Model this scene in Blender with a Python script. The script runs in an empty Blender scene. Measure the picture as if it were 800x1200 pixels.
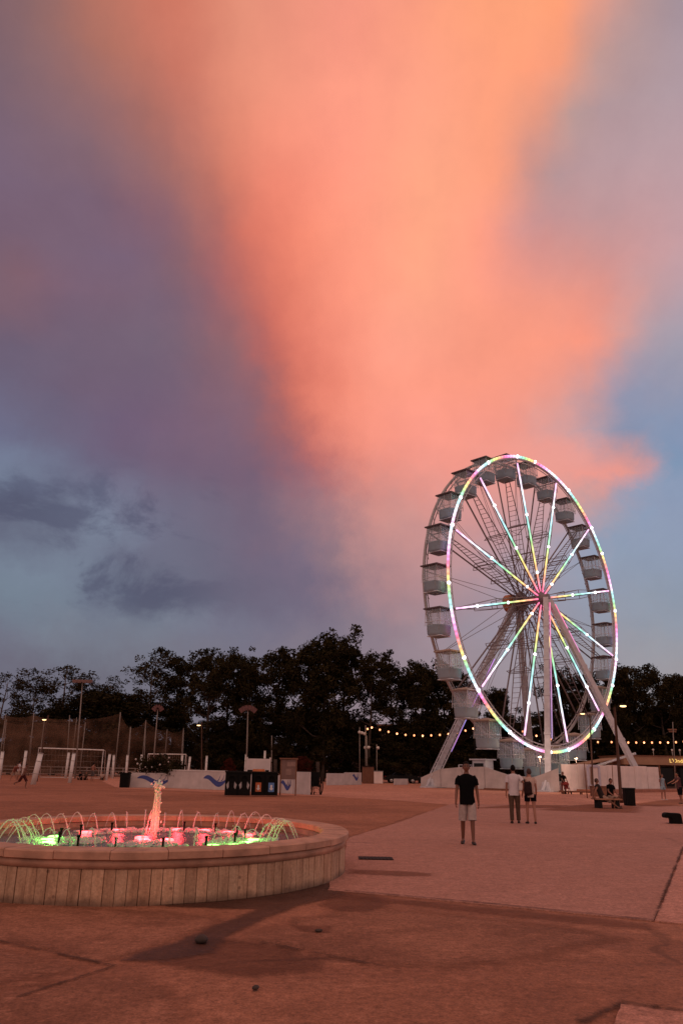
import bpy, bmesh, math, random
from math import sin, cos, pi, radians, atan2, atan, tan, asin, sqrt, exp
from mathutils import Vector, Matrix, Euler, noise as mnoise

# ------------------------------------------------------------------ camera, world, sun, exposure
SC = bpy.context.scene
COL = SC.collection
FPX, CX, CY, HORIZON, EYE, ROLL = 933.0, 400.0, 600.0, 901.6, 1.54, 0.018
PITCH = atan((HORIZON - CY) / FPX)
cam_d = bpy.data.cameras.new('camera')
cam = bpy.data.objects.new('camera', cam_d)
COL.objects.link(cam)
cam.location = (0, 0, EYE)
cam.rotation_euler = (Matrix.Rotation(pi / 2 + PITCH, 3, 'X') @ Matrix.Rotation(ROLL, 3, 'Z')).to_euler()   # the photo is held slightly askew
cam_d.sensor_fit = 'VERTICAL'
cam_d.sensor_height = 36.0
cam_d.lens = FPX / 1200.0 * 36.0
cam_d.clip_start = 0.1
cam_d.clip_end = 6000
SC.camera = cam
SC.view_settings.view_transform = 'Standard'
SC.view_settings.look = 'None'
SC.view_settings.exposure = 0.0
SC.view_settings.gamma = 1.0
SC.view_settings.use_curve_mapping = False
try:
    SC.cycles.use_denoising = True
    SC.cycles.max_bounces = 6
    SC.cycles.transparent_max_bounces = 12
    SC.cycles.caustics_reflective = False
    SC.cycles.caustics_refractive = False
    SC.cycles.sample_clamp_indirect = 4.0
except Exception:
    pass


def ray(px, py):
    """direction of a photo pixel (800 x 1200)"""
    a, b = (px - CX) / FPX, (CY - py) / FPX
    a, b = a * cos(ROLL) - b * sin(ROLL), a * sin(ROLL) + b * cos(ROLL)
    return Vector((a, cos(PITCH) - b * sin(PITCH), sin(PITCH) + b * cos(PITCH)))


def G(px, py, z=0.0):
    d = ray(px, py)
    k = (z - EYE) / d.z
    return Vector((d.x * k, d.y * k, z))


def at(px, py, D):
    d = ray(px, py)
    k = D / d.y
    return Vector((d.x * k, D, EYE + d.z * k))


def project(v):
    y, z = v.y, v.z - EYE
    zc = y * cos(PITCH) + z * sin(PITCH)
    up = -y * sin(PITCH) + z * cos(PITCH)
    a, b = v.x / zc, up / zc
    return CX + FPX * (a * cos(ROLL) + b * sin(ROLL)), CY - FPX * (b * cos(ROLL) - a * sin(ROLL))


def s2l(c):
    out = []
    for v in c:
        v = v / 255.0
        out.append(v / 12.92 if v <= .04045 else ((v + .055) / 1.055) ** 2.4)
    return out


# sky colours seen at dusk, by direction (converted below into azimuth / elevation)
SKY = {
    0: [(0, (133, 101, 106)), (50, (147, 106, 103)), (100, (178, 114, 99)), (200, (209, 121, 100)), (280, (227, 144, 120)), (400, (241, 149, 128)), (480, (248, 155, 128)), (560, (255, 163, 122)), (640, (255, 164, 122)), (655, (255, 160, 120)), (700, (226, 156, 138)), (760, (178, 148, 148)), (800, (164, 146, 156))],
    60: [(0, (127, 100, 108)), (60, (143, 104, 104)), (130, (175, 112, 98)), (210, (207, 121, 101)), (280, (231, 145, 120)), (400, (251, 154, 131)), (520, (254, 162, 128)), (610, (255, 160, 124)), (662, (252, 157, 122)), (692, (205, 154, 142)), (730, (178, 150, 152)), (800, (172, 150, 160))],
    110: [(0, (122, 99, 112)), (100, (147, 106, 107)), (180, (175, 110, 98)), (220, (203, 121, 103)), (280, (234, 145, 120)), (400, (255, 158, 133)), (500, (255, 163, 134)), (605, (254, 160, 122)), (638, (246, 156, 124)), (664, (196, 154, 144)), (700, (178, 150, 153)), (800, (178, 155, 163))],
    200: [(0, (122, 101, 121)), (100, (125, 101, 116)), (200, (162, 107, 103)), (270, (212, 124, 103)), (320, (244, 141, 118)), (400, (255, 154, 131)), (500, (255, 168, 134)), (582, (255, 162, 128)), (606, (222, 152, 136)), (632, (190, 150, 148)), (660, (186, 151, 154)), (740, (186, 154, 160)), (800, (190, 157, 163))],
    250: [(0, (118, 95, 115)), (110, (120, 96, 116)), (200, (140, 98, 108)), (245, (176, 108, 100)), (300, (226, 124, 104)), (360, (250, 142, 116)), (430, (255, 158, 130)), (510, (255, 166, 132)), (560, (255, 158, 130)), (592, (226, 150, 138)), (630, (198, 148, 148)), (700, (192, 150, 152)), (760, (196, 153, 156)), (800, (192, 156, 162))],
    300: [(0, (122, 98, 113)), (150, (120, 98, 120)), (220, (138, 99, 107)), (265, (184, 104, 100)), (290, (212, 114, 96)), (340, (240, 136, 112)), (420, (255, 157, 130)), (500, (255, 168, 134)), (560, (255, 158, 136)), (615, (221, 149, 143)), (680, (209, 146, 141)), (740, (207, 153, 152)), (800, (200, 158, 163))],
    340: [(0, (127, 95, 107)), (30, (136, 95, 104)), (70, (122, 96, 115)), (200, (122, 98, 116)), (270, (158, 98, 102)), (300, (196, 108, 98)), (330, (222, 120, 100)), (410, (255, 153, 127)), (490, (255, 166, 135)), (570, (252, 156, 131)), (640, (236, 150, 131)), (710, (229, 151, 139)), (765, (198, 156, 158)), (800, (187, 158, 167))],
    400: [(0, (109, 95, 116)), (200, (117, 98, 116)), (280, (154, 103, 107)), (300, (178, 99, 97)), (330, (212, 114, 98)), (390, (243, 140, 118)), (460, (255, 162, 138)), (560, (248, 154, 128)), (640, (252, 154, 128)), (700, (243, 151, 131)), (740, (202, 158, 158)), (775, (158, 155, 173)), (800, (163, 158, 173))],
    450: [(0, (107, 99, 122)), (100, (113, 95, 116)), (200, (114, 95, 116)), (300, (145, 101, 110)), (320, (172, 99, 97)), (350, (214, 116, 99)), (395, (240, 138, 116)), (450, (254, 157, 133)), (560, (251, 155, 131)), (640, (243, 153, 133)), (690, (206, 149, 147)), (730, (154, 149, 171)), (760, (148, 147, 169)), (800, (152, 151, 171))],
    500: [(0, (108, 108, 135)), (40, (107, 102, 126)), (150, (112, 93, 118)), (280, (129, 98, 115)), (325, (154, 96, 100)), (355, (204, 111, 99)), (380, (227, 131, 112)), (420, (250, 150, 129)), (500, (255, 158, 139)), (590, (243, 152, 135)), (640, (218, 158, 153)), (680, (194, 158, 163)), (720, (148, 148, 171)), (760, (134, 147, 175)), (800, (132, 147, 177))],
    530: [(0, (116, 125, 150)), (60, (109, 109, 133)), (130, (109, 94, 119)), (280, (123, 97, 116)), (345, (156, 98, 104)), (375, (198, 112, 104)), (420, (236, 142, 124)), (500, (249, 155, 139)), (600, (241, 155, 141)), (680, (227, 157, 150)), (730, (207, 149, 149)), (755, (160, 149, 167)), (780, (136, 149, 177)), (800, (134, 149, 179))],
    555: [(0, (113, 123, 146)), (50, (113, 117, 142)), (100, (104, 99, 124)), (200, (113, 94, 117)), (300, (122, 96, 116)), (365, (164, 102, 109)), (398, (196, 117, 112)), (430, (218, 138, 128)), (500, (238, 151, 137)), (640, (238, 157, 145)), (738, (233, 151, 141)), (762, (162, 151, 169)), (785, (136, 151, 179)), (800, (136, 151, 179))],
    580: [(0, (93, 95, 116)), (60, (100, 104, 125)), (115, (114, 117, 141)), (200, (109, 95, 118)), (300, (119, 99, 118)), (390, (169, 119, 124)), (440, (211, 142, 134)), (520, (225, 151, 143)), (680, (212, 157, 152)), (716, (187, 151, 157)), (742, (144, 155, 181)), (800, (140, 154, 181))],
    620: [(0, (91, 91, 113)), (60, (102, 105, 125)), (130, (122, 129, 150)), (200, (107, 100, 122)), (300, (117, 101, 121)), (385, (151, 117, 126)), (430, (196, 140, 137)), (480, (207, 147, 141)), (560, (205, 149, 148)), (660, (178, 157, 169)), (700, (144, 155, 179)), (800, (143, 156, 181))],
    660: [(0, (114, 125, 143)), (60, (120, 132, 150)), (110, (109, 115, 135)), (150, (98, 96, 117)), (250, (108, 100, 121)), (350, (120, 105, 126)), (400, (147, 119, 129)), (440, (182, 136, 137)), (490, (192, 142, 142)), (580, (182, 149, 156)), (660, (158, 158, 176)), (720, (142, 155, 177)), (800, (142, 154, 177))],
    700: [(0, (114, 128, 143)), (70, (114, 125, 141)), (120, (101, 106, 126)), (170, (91, 93, 112)), (280, (105, 100, 121)), (375, (114, 102, 123)), (420, (156, 124, 133)), (470, (175, 134, 138)), (580, (166, 145, 156)), (680, (149, 154, 172)), (800, (140, 151, 169))],
    735: [(0, (112, 116, 134)), (80, (120, 127, 142)), (180, (120, 127, 143)), (260, (115, 115, 134)), (340, (116, 110, 130)), (420, (135, 119, 133)), (480, (158, 132, 141)), (600, (152, 145, 160)), (700, (147, 150, 164)), (800, (145, 151, 165))],
    775: [(0, (108, 106, 123)), (100, (106, 105, 120)), (200, (116, 115, 130)), (300, (122, 116, 131)), (420, (139, 124, 137)), (520, (154, 137, 147)), (700, (154, 150, 159)), (800, (154, 152, 160))],
    840: [(0, (103, 101, 115)), (200, (114, 110, 123)), (420, (143, 126, 135)), (600, (158, 143, 150)), (800, (160, 152, 156))],
}


def sky_at(px, py):
    ys = sorted(SKY)
    py = min(max(py, ys[0]), ys[-1])

    def row(y):
        r = SKY[y]
        x = min(max(px, r[0][0]), r[-1][0])
        for (x0, c0), (x1, c1) in zip(r, r[1:]):
            if x <= x1:
                t = (x - x0) / (x1 - x0)
                return [a + (b - a) * t for a, b in zip(c0, c1)]
        return list(r[-1][1])
    for y0, y1 in zip(ys, ys[1:]):
        if py <= y1:
            t = (py - y0) / (y1 - y0)
            return [a + (b - a) * t for a, b in zip(row(y0), row(y1))]
    return row(ys[-1])


world = bpy.data.worlds.new('World')
SC.world = world
world.use_nodes = True
wt = world.node_tree
wt.nodes.clear()


class NT:
    """tiny node helper"""
    def __init__(s, t):
        s.t = t

    def n(s, kind, **kw):
        nd = s.t.nodes.new(kind)
        for k, v in kw.items():
            setattr(nd, k, v)
        return nd

    def put(s, sock, v):
        if isinstance(v, bpy.types.NodeSocket):
            s.t.links.new(v, sock)
        elif v is not None:
            sock.default_value = v

    def m(s, op, a, b=None, c=None, clamp=False):
        nd = s.n('ShaderNodeMath', operation=op, use_clamp=clamp)
        for i, v in enumerate((a, b, c)):
            if v is not None:
                s.put(nd.inputs[i], v)
        return nd.outputs[0]

    def vm(s, op, a, b=None):
        nd = s.n('ShaderNodeVectorMath', operation=op)
        s.put(nd.inputs[0], a)
        if b is not None:
            s.put(nd.inputs[1], b)
        return nd.outputs[0]

    def noise(s, vec, scale, detail=4, rough=.5, out=0, dist=0.0):
        nd = s.n('ShaderNodeTexNoise')
        if vec is not None:
            s.put(nd.inputs['Vector'], vec)
        nd.inputs['Scale'].default_value = scale
        nd.inputs['Detail'].default_value = detail
        nd.inputs['Roughness'].default_value = rough
        nd.inputs['Distortion'].default_value = dist
        return nd.outputs[out]

    def ramp(s, fac, stops, interp='LINEAR'):
        nd = s.n('ShaderNodeValToRGB')
        e = nd.color_ramp.elements
        nd.color_ramp.interpolation = interp
        while len(e) < len(stops):
            e.new(0.5)
        for el, (p, c) in zip(e, stops):
            el.position = p
            el.color = (*c[:3], 1)
        s.put(nd.inputs[0], fac)
        return nd.outputs[0]

    def mix(s, fac, a, b, blend='MIX'):
        nd = s.n('ShaderNodeMix', data_type='RGBA', blend_type=blend)
        s.put(nd.inputs[0], fac)
        for i, v in ((6, a), (7, b)):
            if isinstance(v, (tuple, list)):
                v = (*v[:3], 1)
            s.put(nd.inputs[i], v)
        return nd.outputs[2]

    def sstep(s, v, a, b, lo=0.0, hi=1.0):
        nd = s.n('ShaderNodeMapRange', interpolation_type='SMOOTHSTEP')
        s.put(nd.inputs[0], v)
        for i, k in enumerate((a, b, lo, hi)):
            nd.inputs[i + 1].default_value = k
        return nd.outputs[0]


def build_sky():
    k = NT(wt)
    d = k.n('ShaderNodeTexCoord').outputs['Generated']
    w1 = k.vm('SUBTRACT', k.noise(d, 3.6, 3, .5, 1), (.5, .5, .5))
    w2 = k.vm('SUBTRACT', k.noise(d, 11.0, 6, .58, 1), (.5, .5, .5))
    sx = k.n('ShaderNodeSeparateXYZ')
    wt.links.new(d, sx.inputs[0])
    s1 = k.n('ShaderNodeSeparateXYZ'); wt.links.new(w1, s1.inputs[0])
    s2 = k.n('ShaderNodeSeparateXYZ'); wt.links.new(w2, s2.inputs[0])
    az0 = k.m('MULTIPLY', k.m('ARCTAN2', sx.outputs[0], sx.outputs[1]), 180 / pi)
    el0 = k.m('MULTIPLY', k.m('ARCSINE', sx.outputs[2]), 180 / pi)
    # long fibres radiating from the foot of the lit plume
    du, dv = k.m('SUBTRACT', az0, 3.0), k.m('SUBTRACT', el0, 9.0)
    ang = k.m('ARCTAN2', du, dv)
    rad = k.m('LOGARITHM', k.m('ADD', k.m('SQRT', k.m('ADD', k.m('MULTIPLY', du, du), k.m('MULTIPLY', dv, dv))), 2.0), 2.718)
    cx = k.n('ShaderNodeCombineXYZ')
    wt.links.new(k.m('MULTIPLY', ang, 5.5), cx.inputs[0])
    wt.links.new(k.m('MULTIPLY', rad, 1.5), cx.inputs[1])
    fib = k.noise(cx.outputs[0], 1.6, 8, .60, 0, .5)
    fade = k.sstep(rad, 2.4, 3.6)
    fibw = k.m('MULTIPLY', k.m('SUBTRACT', fib, .5), fade)
    w3 = k.vm('SUBTRACT', k.noise(d, 30.0, 6, .6, 1), (.5, .5, .5))
    s3 = k.n('ShaderNodeSeparateXYZ'); wt.links.new(w3, s3.inputs[0])
    crisp = k.sstep(el0, 14, 34, 1.55, .65)                # the low cloud has torn, crisp edges; higher up it is a soft veil
    wx = k.m('MULTIPLY', k.m('MULTIPLY_ADD', s2.outputs[0], 2.0, k.m('MULTIPLY', s3.outputs[0], 2.2)), crisp)
    wy = k.m('MULTIPLY', k.m('MULTIPLY_ADD', s2.outputs[1], 1.9, k.m('MULTIPLY', s3.outputs[1], 1.9)), crisp)
    az = k.m('ADD', k.m('MULTIPLY_ADD', s1.outputs[0], 1.0, az0), k.m('MULTIPLY_ADD', fibw, .9, wx))
    el = k.m('ADD', k.m('MULTIPLY_ADD', s1.outputs[1], 1.0, el0), wy)
    A = 32.0
    t = k.m('MULTIPLY_ADD', az, 1 / (2 * A), .5, clamp=True)
    els = [-1, 3, 6, 8, 9.5, 11, 12.5, 14, 15.5, 17, 18.5, 20, 21.5, 23, 25, 27, 29, 31.5, 34, 37, 40, 43, 46, 49, 52]
    col = None
    for i, e in enumerate(els):
        stops = []
        for j in range(31):
            a = -A + 2 * A * j / 30
            v = Vector((sin(radians(a)) * cos(radians(e)), cos(radians(a)) * cos(radians(e)), sin(radians(e)) + EYE * 0))
            px, py = project(v + Vector((0, 0, EYE)))
            stops.append((j / 30, s2l(sky_at(px, py))))
        r = k.ramp(t, stops, 'CARDINAL')
        col = r if col is None else k.mix(k.m('MULTIPLY_ADD', el, 1 / (e - els[i - 1]), -els[i - 1] / (e - els[i - 1]), clamp=True), col, r)
    # cloud texture: streaks and soft mottling
    mott = k.noise(d, 16.0, 8, .62)
    col = k.mix(1.0, col, k.ramp(mott, [(.25, (.955, .95, .96)), (.75, (1.045, 1.05, 1.04))]), 'MULTIPLY')
    col = k.mix(1.0, col, k.ramp(k.m('ADD', fibw, .5), [(.3, (.985, .983, .985)), (.7, (1.015, 1.017, 1.015))]), 'MULTIPLY')
    # low scud: torn slate-dark shreds drifting over the pale band at lower left
    mp = k.n('ShaderNodeMapping')
    wt.links.new(d, mp.inputs[0])
    mp.inputs['Scale'].default_value = (1.0, 1.0, 2.1)
    scud = k.sstep(k.noise(mp.outputs[0], 7.5, 9, .62, 0, .4), .47, .63)
    band = k.m('MULTIPLY', k.m('MULTIPLY', k.sstep(el0, 8.5, 11.5), k.sstep(el0, 17.5, 21.5, 1, 0)), k.sstep(az0, -13, -6, 1, 0))
    col = k.mix(k.m('MULTIPLY', k.m('MULTIPLY', scud, band), .62), col, tuple(s2l((80, 84, 108))))
    gap = k.m('MULTIPLY', k.m('SUBTRACT', 1.0, scud), band)
    col = k.mix(k.m('MULTIPLY', gap, .22), col, tuple(s2l((122, 136, 156))))
    # above the frame and behind the camera: the lit cloud deck and the afterglow it comes from
    zen = k.mix(k.sstep(k.noise(d, 2.0, 4, .5), .35, .65), (.50, .25, .20), (.66, .30, .19))
    col = k.mix(k.sstep(el0, 52, 68), col, zen)
    side = k.m('ABSOLUTE', az0)
    back = k.mix(k.sstep(el0, 0, 50), (.56, .40, .37), (.60, .34, .27))
    col = k.mix(k.sstep(side, 44, 110), col, back)
    # the clear air behind the clouds: physical sky with the sun just under the horizon behind the camera
    ny = k.n('ShaderNodeTexSky', sky_type='NISHITA')
    ny.sun_disc = False
    ny.sun_elevation = radians(1.0)
    ny.sun_rotation = radians(200)
    nb = k.vm('SCALE', ny.outputs[0])
    wt.nodes[-1].inputs['Scale'].default_value = .004
    col = k.mix(1.0, col, nb, 'ADD')
    bg = k.n('ShaderNodeBackground')
    wt.links.new(col, bg.inputs[0])
    bg.inputs[1].default_value = 1.0
    out = k.n('ShaderNodeOutputWorld')
    wt.links.new(bg.outputs[0], out.inputs[0])


build_sky()
sun_d = bpy.data.lights.new('sun', 'SUN')
sun_d.energy = 0.12
sun_d.angle = radians(25)
sun_d.color = (1.0, .62, .42)
sun = bpy.data.objects.new('sun', sun_d)
COL.objects.link(sun)
sun.rotation_euler = (radians(62), 0, radians(-20))   # low glow from behind the camera, left

# ------------------------------------------------------------------ materials
MATS = {}


def mat(name, col, rough=.7, metal=0.0, var=.15, scale=6.0, bump=0.0, bscale=40.0, spec=.5, trans=0.0, vcol=None, coat=0.0, obj_var=0.0, detail=5):
    if name in MATS:
        return MATS[name]
    m = bpy.data.materials.new(name)
    m.use_nodes = True
    nt = m.node_tree
    b = nt.nodes['Principled BSDF']
    k = NT(nt)
    co = k.n('ShaderNodeTexCoord').outputs['Object']
    b.inputs['Roughness'].default_value = rough
    b.inputs['Metallic'].default_value = metal
    b.inputs['Specular IOR Level'].default_value = spec
    b.inputs['Transmission Weight'].default_value = trans
    b.inputs['Coat Weight'].default_value = coat
    base = (*col, 1)
    src = None
    if vcol:
        a = k.n('ShaderNodeAttribute', attribute_name=vcol)
        src = a.outputs['Color']
        src = k.mix(1.0, src, base, 'MULTIPLY')
    if var:
        f = k.noise(co, scale, detail, .6)
        lo = tuple(max(0, c * (1 - var * 2.2)) for c in col)
        hi = tuple(c * (1 + var * 1.6) for c in col)
        if src is None:
            src = k.ramp(f, [(.3, lo), (.7, hi)])
        else:
            src = k.mix(1.0, src, k.ramp(f, [(.3, (1 - var * 2,) * 3), (.7, (1 + var,) * 3)]), 'MULTIPLY')
    if obj_var:
        oi = k.n('ShaderNodeObjectInfo').outputs['Random']
        src = k.mix(1.0, src if src is not None else base, k.ramp(oi, [(0, (1 - obj_var,) * 3), (1, (1 + obj_var,) * 3)]), 'MULTIPLY')
    if src is not None:
        nt.links.new(src, b.inputs['Base Color'])
    else:
        b.inputs['Base Color'].default_value = base
    if bump:
        bp = k.n('ShaderNodeBump')
        bp.inputs['Strength'].default_value = bump
        bp.inputs['Distance'].default_value = .02
        nt.links.new(k.noise(co, bscale, 4, .6), bp.inputs['Height'])
        nt.links.new(bp.outputs[0], b.inputs['Normal'])
    MATS[name] = m
    return m


def emis(name, col, strength, vcol=None):
    if name in MATS:
        return MATS[name]
    m = bpy.data.materials.new(name)
    m.use_nodes = True
    b = m.node_tree.nodes['Principled BSDF']
    b.inputs['Base Color'].default_value = (.6, .6, .6, 1)
    b.inputs['Roughness'].default_value = .4
    if vcol:
        a = m.node_tree.nodes.new('ShaderNodeAttribute')
        a.attribute_name = vcol
        m.node_tree.links.new(a.outputs['Color'], b.inputs['Emission Color'])
    else:
        b.inputs['Emission Color'].default_value = (*col, 1)
    b.inputs['Emission Strength'].default_value = strength
    MATS[name] = m
    return m


def ground_mat(name, base, dark, light, patch=.35, grain=55.0, rough=.85, bump=.35, cracks=0.0, crackscale=.5, speck=True):
    """worn outdoor surface: large stains, mid mottling, grit, optional cracks, all in object space"""
    m = bpy.data.materials.new(name)
    m.use_nodes = True
    nt = m.node_tree
    b = nt.nodes['Principled BSDF']
    k = NT(nt)
    co = k.n('ShaderNodeTexCoord').outputs['Object']
    big = k.sstep(k.noise(co, patch, 6, .62, dist=.6), .38, .64)
    mid = k.noise(co, patch * 7, 6, .65)
    fine = k.noise(co, grain, 3, .7)
    c = k.mix(big, dark, base)
    c = k.mix(k.sstep(mid, .5, .78), c, light)
    c = k.mix(k.sstep(k.noise(co, patch * 3.1, 5, .6), .60, .74, 0, .55), c, dark)
    c = k.mix(1.0, c, k.ramp(fine, [(.28, (.62, .60, .58)), (.72, (1.36, 1.36, 1.38))]), 'MULTIPLY')
    c = k.mix(1.0, c, k.ramp(k.noise(co, grain * .30, 6, .8), [(.30, (.50, .47, .44)), (.5, (1, 1, 1)), (.72, (1.45, 1.46, 1.50))]), 'MULTIPLY')
    c = k.mix(1.0, c, k.ramp(k.noise(co, grain * .06, 7, .75), [(.32, (.80, .78, .76)), (.68, (1.16, 1.16, 1.17))]), 'MULTIPLY')
    if speck:
        v = k.n('ShaderNodeTexVoronoi')
        nt.links.new(co, v.inputs['Vector'])
        v.inputs['Scale'].default_value = 3.5
        c = k.mix(k.sstep(v.outputs['Distance'], .02, .055, .65, 0), c, dark)
    if cracks:
        v = k.n('ShaderNodeTexVoronoi', feature='DISTANCE_TO_EDGE')
        wv = k.vm('ADD', co, k.vm('SCALE', k.noise(co, 1.3, 4, .6, 1)))
        wv.node.inputs[1].links[0].from_node.inputs['Scale'].default_value = .7
        nt.links.new(wv, v.inputs['Vector'])
        v.inputs['Scale'].default_value = crackscale
        c = k.mix(k.m('MULTIPLY', k.sstep(v.outputs['Distance'], .004, .014, 1, 0), k.sstep(k.noise(co, .5, 3), .45, .6, 0, cracks)), c, tuple(x * .45 for x in dark))
    nt.links.new(c, b.inputs['Base Color'])
    b.inputs['Specular IOR Level'].default_value = .3
    nt.links.new(k.ramp(mid, [(.3, (rough - .1,) * 3), (.7, (min(1, rough + .1),) * 3)]), b.inputs['Roughness'])
    bp = k.n('ShaderNodeBump')
    bp.inputs['Strength'].default_value = bump
    bp.inputs['Distance'].default_value = .015
    h = k.m('MULTIPLY_ADD', fine, .6, k.m('MULTIPLY', mid, 1.4))
    nt.links.new(h, bp.inputs['Height'])
    nt.links.new(bp.outputs[0], b.inputs['Normal'])
    MATS[name] = m
    return m


# ------------------------------------------------------------------ mesh helpers
class MB:
    """collects shapes and links them as one mesh object"""
    def __init__(s):
        s.v, s.f, s.mi, s.sm, s.vc = [], [], [], [], []

    def add(s, vs, fs, mi=0, smooth=False, col=None):
        o = len(s.v)
        s.v += [tuple(v) for v in vs]
        s.vc += [col if col is not None else (1, 1, 1)] * len(vs)
        for f in fs:
            s.f.append(tuple(i + o for i in f))
            s.mi.append(mi)
            s.sm.append(smooth)

    def box(s, c, size, rz=0.0, mi=0, rot=None, col=None, taper=1.0):
        hx, hy, hz = size[0] / 2, size[1] / 2, size[2] / 2
        vs = []
        R = rot if rot is not None else Matrix.Rotation(rz, 3, 'Z')
        for z in (-1, 1):
            q = taper if z > 0 else 1.0
            for x, y in ((-1, -1), (1, -1), (1, 1), (-1, 1)):
                vs.append(Vector(c) + R @ Vector((x * hx * q, y * hy * q, z * hz)))
        s.add(vs, [(0, 3, 2, 1), (4, 5, 6, 7), (0, 1, 5, 4), (1, 2, 6, 5), (2, 3, 7, 6), (3, 0, 4, 7)], mi, False, col)

    def bar(s, a, b, w, d=None, mi=0, col=None):
        """square-section bar from a to b"""
        a, b = Vector(a), Vector(b)
        d = d or w
        q = (b - a).to_track_quat('Z', 'Y').to_matrix()
        s.box((a + b) / 2, (w, d, (b - a).length), rot=q, mi=mi, col=col)

    def tube(s, pts, r, n=8, mi=0, caps=True, cols=None, closed=False, smooth=True):
        pts = [Vector(p) for p in pts]
        N = len(pts)
        rs = r if isinstance(r, (list, tuple)) else [r] * N
        o = len(s.v)
        up = None
        rings = []
        for i, p in enumerate(pts):
            if closed:
                t = pts[(i + 1) % N] - pts[i - 1]
            else:
                t = pts[min(i + 1, N - 1)] - pts[max(i - 1, 0)]
            t = t.normalized() if t.length > 1e-9 else Vector((0, 0, 1))
            if up is None:
                up = Vector((0, 0, 1)) if abs(t.z) < .9 else Vector((0, 1, 0))
            u = up - t * up.dot(t)
            if u.length < 1e-6:
                u = t.orthogonal()
            u.normalize()
            up = u
            w = t.cross(u)
            c = cols[i] if cols else (1, 1, 1)
            for j in range(n):
                a = 2 * pi * j / n
                s.v.append(tuple(p + (u * cos(a) + w * sin(a)) * rs[i]))
                s.vc.append(c)
        for i in range(N if closed else N - 1):
            i2 = (i + 1) % N
            for j in range(n):
                j2 = (j + 1) % n
                s.f.append((o + i * n + j, o + i * n + j2, o + i2 * n + j2, o + i2 * n + j))
                s.mi.append(mi)
                s.sm.append(smooth)
        if caps and not closed:
            for ring, rev in ((0, True), (N - 1, False)):
                f = [o + ring * n + j for j in range(n)]
                s.f.append(tuple(reversed(f)) if rev else tuple(f))
                s.mi.append(mi)
                s.sm.append(False)

    def lathe(s, prof, n=24, c=(0, 0, 0), mi=0, smooth=True, sx=1, sy=1, caps=False):
        c = Vector(c)
        vs = []
        for r, z in prof:
            for j in range(n):
                a = 2 * pi * j / n
                vs.append(c + Vector((r * cos(a) * sx, r * sin(a) * sy, z)))
        fs = []
        for i in range(len(prof) - 1):
            for j in range(n):
                j2 = (j + 1) % n
                fs.append((i * n + j, i * n + j2, (i + 1) * n + j2, (i + 1) * n + j))
        if caps:
            fs.append(tuple(range(n - 1, -1, -1)))
            fs.append(tuple((len(prof) - 1) * n + j for j in range(n)))
        s.add(vs, fs, mi, smooth)

    def ball(s, c, r, n=12, m=8, mi=0, rot=None, col=None):
        rx, ry, rz = r if isinstance(r, (tuple, list)) else (r, r, r)
        vs, fs = [], []
        R = rot or Matrix.Identity(3)
        for i in range(m + 1):
            t = pi * i / m
            for j in range(n):
                a = 2 * pi * j / n
                vs.append(Vector(c) + R @ Vector((rx * sin(t) * cos(a), ry * sin(t) * sin(a), rz * cos(t))))
        for i in range(m):
            for j in range(n):
                j2 = (j + 1) % n
                fs.append((i * n + j, (i + 1) * n + j, (i + 1) * n + j2, i * n + j2))
        s.add(vs, fs, mi, True, col)

    def prism(s, outline, y0, y1, mi=0, M=None, col=None):
        """outline in x,z extruded along y"""
        n = len(outline)
        vs = [Vector((x, y0, z)) for x, z in outline] + [Vector((x, y1, z)) for x, z in outline]
        if M:
            vs = [M @ v for v in vs]
        fs = [tuple(range(n)), tuple(range(2 * n - 1, n - 1, -1))]
        for i in range(n):
            j = (i + 1) % n
            fs.append((i, i + n, j + n, j))
        s.add(vs, fs, mi, False, col)

    def mesh(s, name):
        me = bpy.data.meshes.new(name)
        me.from_pydata(s.v, [], s.f)
        me.polygons.foreach_set('material_index', s.mi)
        me.polygons.foreach_set('use_smooth', s.sm)
        if any(c != (1, 1, 1) for c in s.vc):
            a = me.color_attributes.new('col', 'FLOAT_COLOR', 'POINT')
            flat = []
            for c in s.vc:
                flat += [c[0], c[1], c[2], 1.0]
            a.data.foreach_set('color', flat)
        me.update()
        return me

    def build(s, name, mats, parent=None, loc=None, rz=0.0, bevel=0.0):
        me = s.mesh(name)
        for m in (mats if isinstance(mats, (list, tuple)) else [mats]):
            me.materials.append(m)
        o = bpy.data.objects.new(name, me)
        COL.objects.link(o)
        if parent:
            o.parent = parent
        if loc is not None:
            o.location = loc
        o.rotation_euler.z = rz
        if bevel:
            b = o.modifiers.new('bevel', 'BEVEL')
            b.width = bevel
            b.segments = 2
            b.limit_method = 'ANGLE'
        return o


def tag(o, label=None, cat=None, group=None, kind=None):
    for k, v in (('label', label), ('category', cat), ('group', group), ('kind', kind)):
        if v:
            o[k] = v
    return o


def empty(name, loc, label, cat, group=None, rz=0.0):
    o = bpy.data.objects.new(name, None)
    COL.objects.link(o)
    o.empty_display_size = .2
    o.location = loc
    o.rotation_euler.z = rz
    return tag(o, label, cat, group)


def kids(o):
    return [c for c in bpy.data.objects if c.parent == o]


def copy_tree(o, parent=None):
    c = o.copy()
    COL.objects.link(c)
    if parent:
        c.parent = parent
    for ch in kids(o):
        copy_tree(ch, c)
    return c


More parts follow.
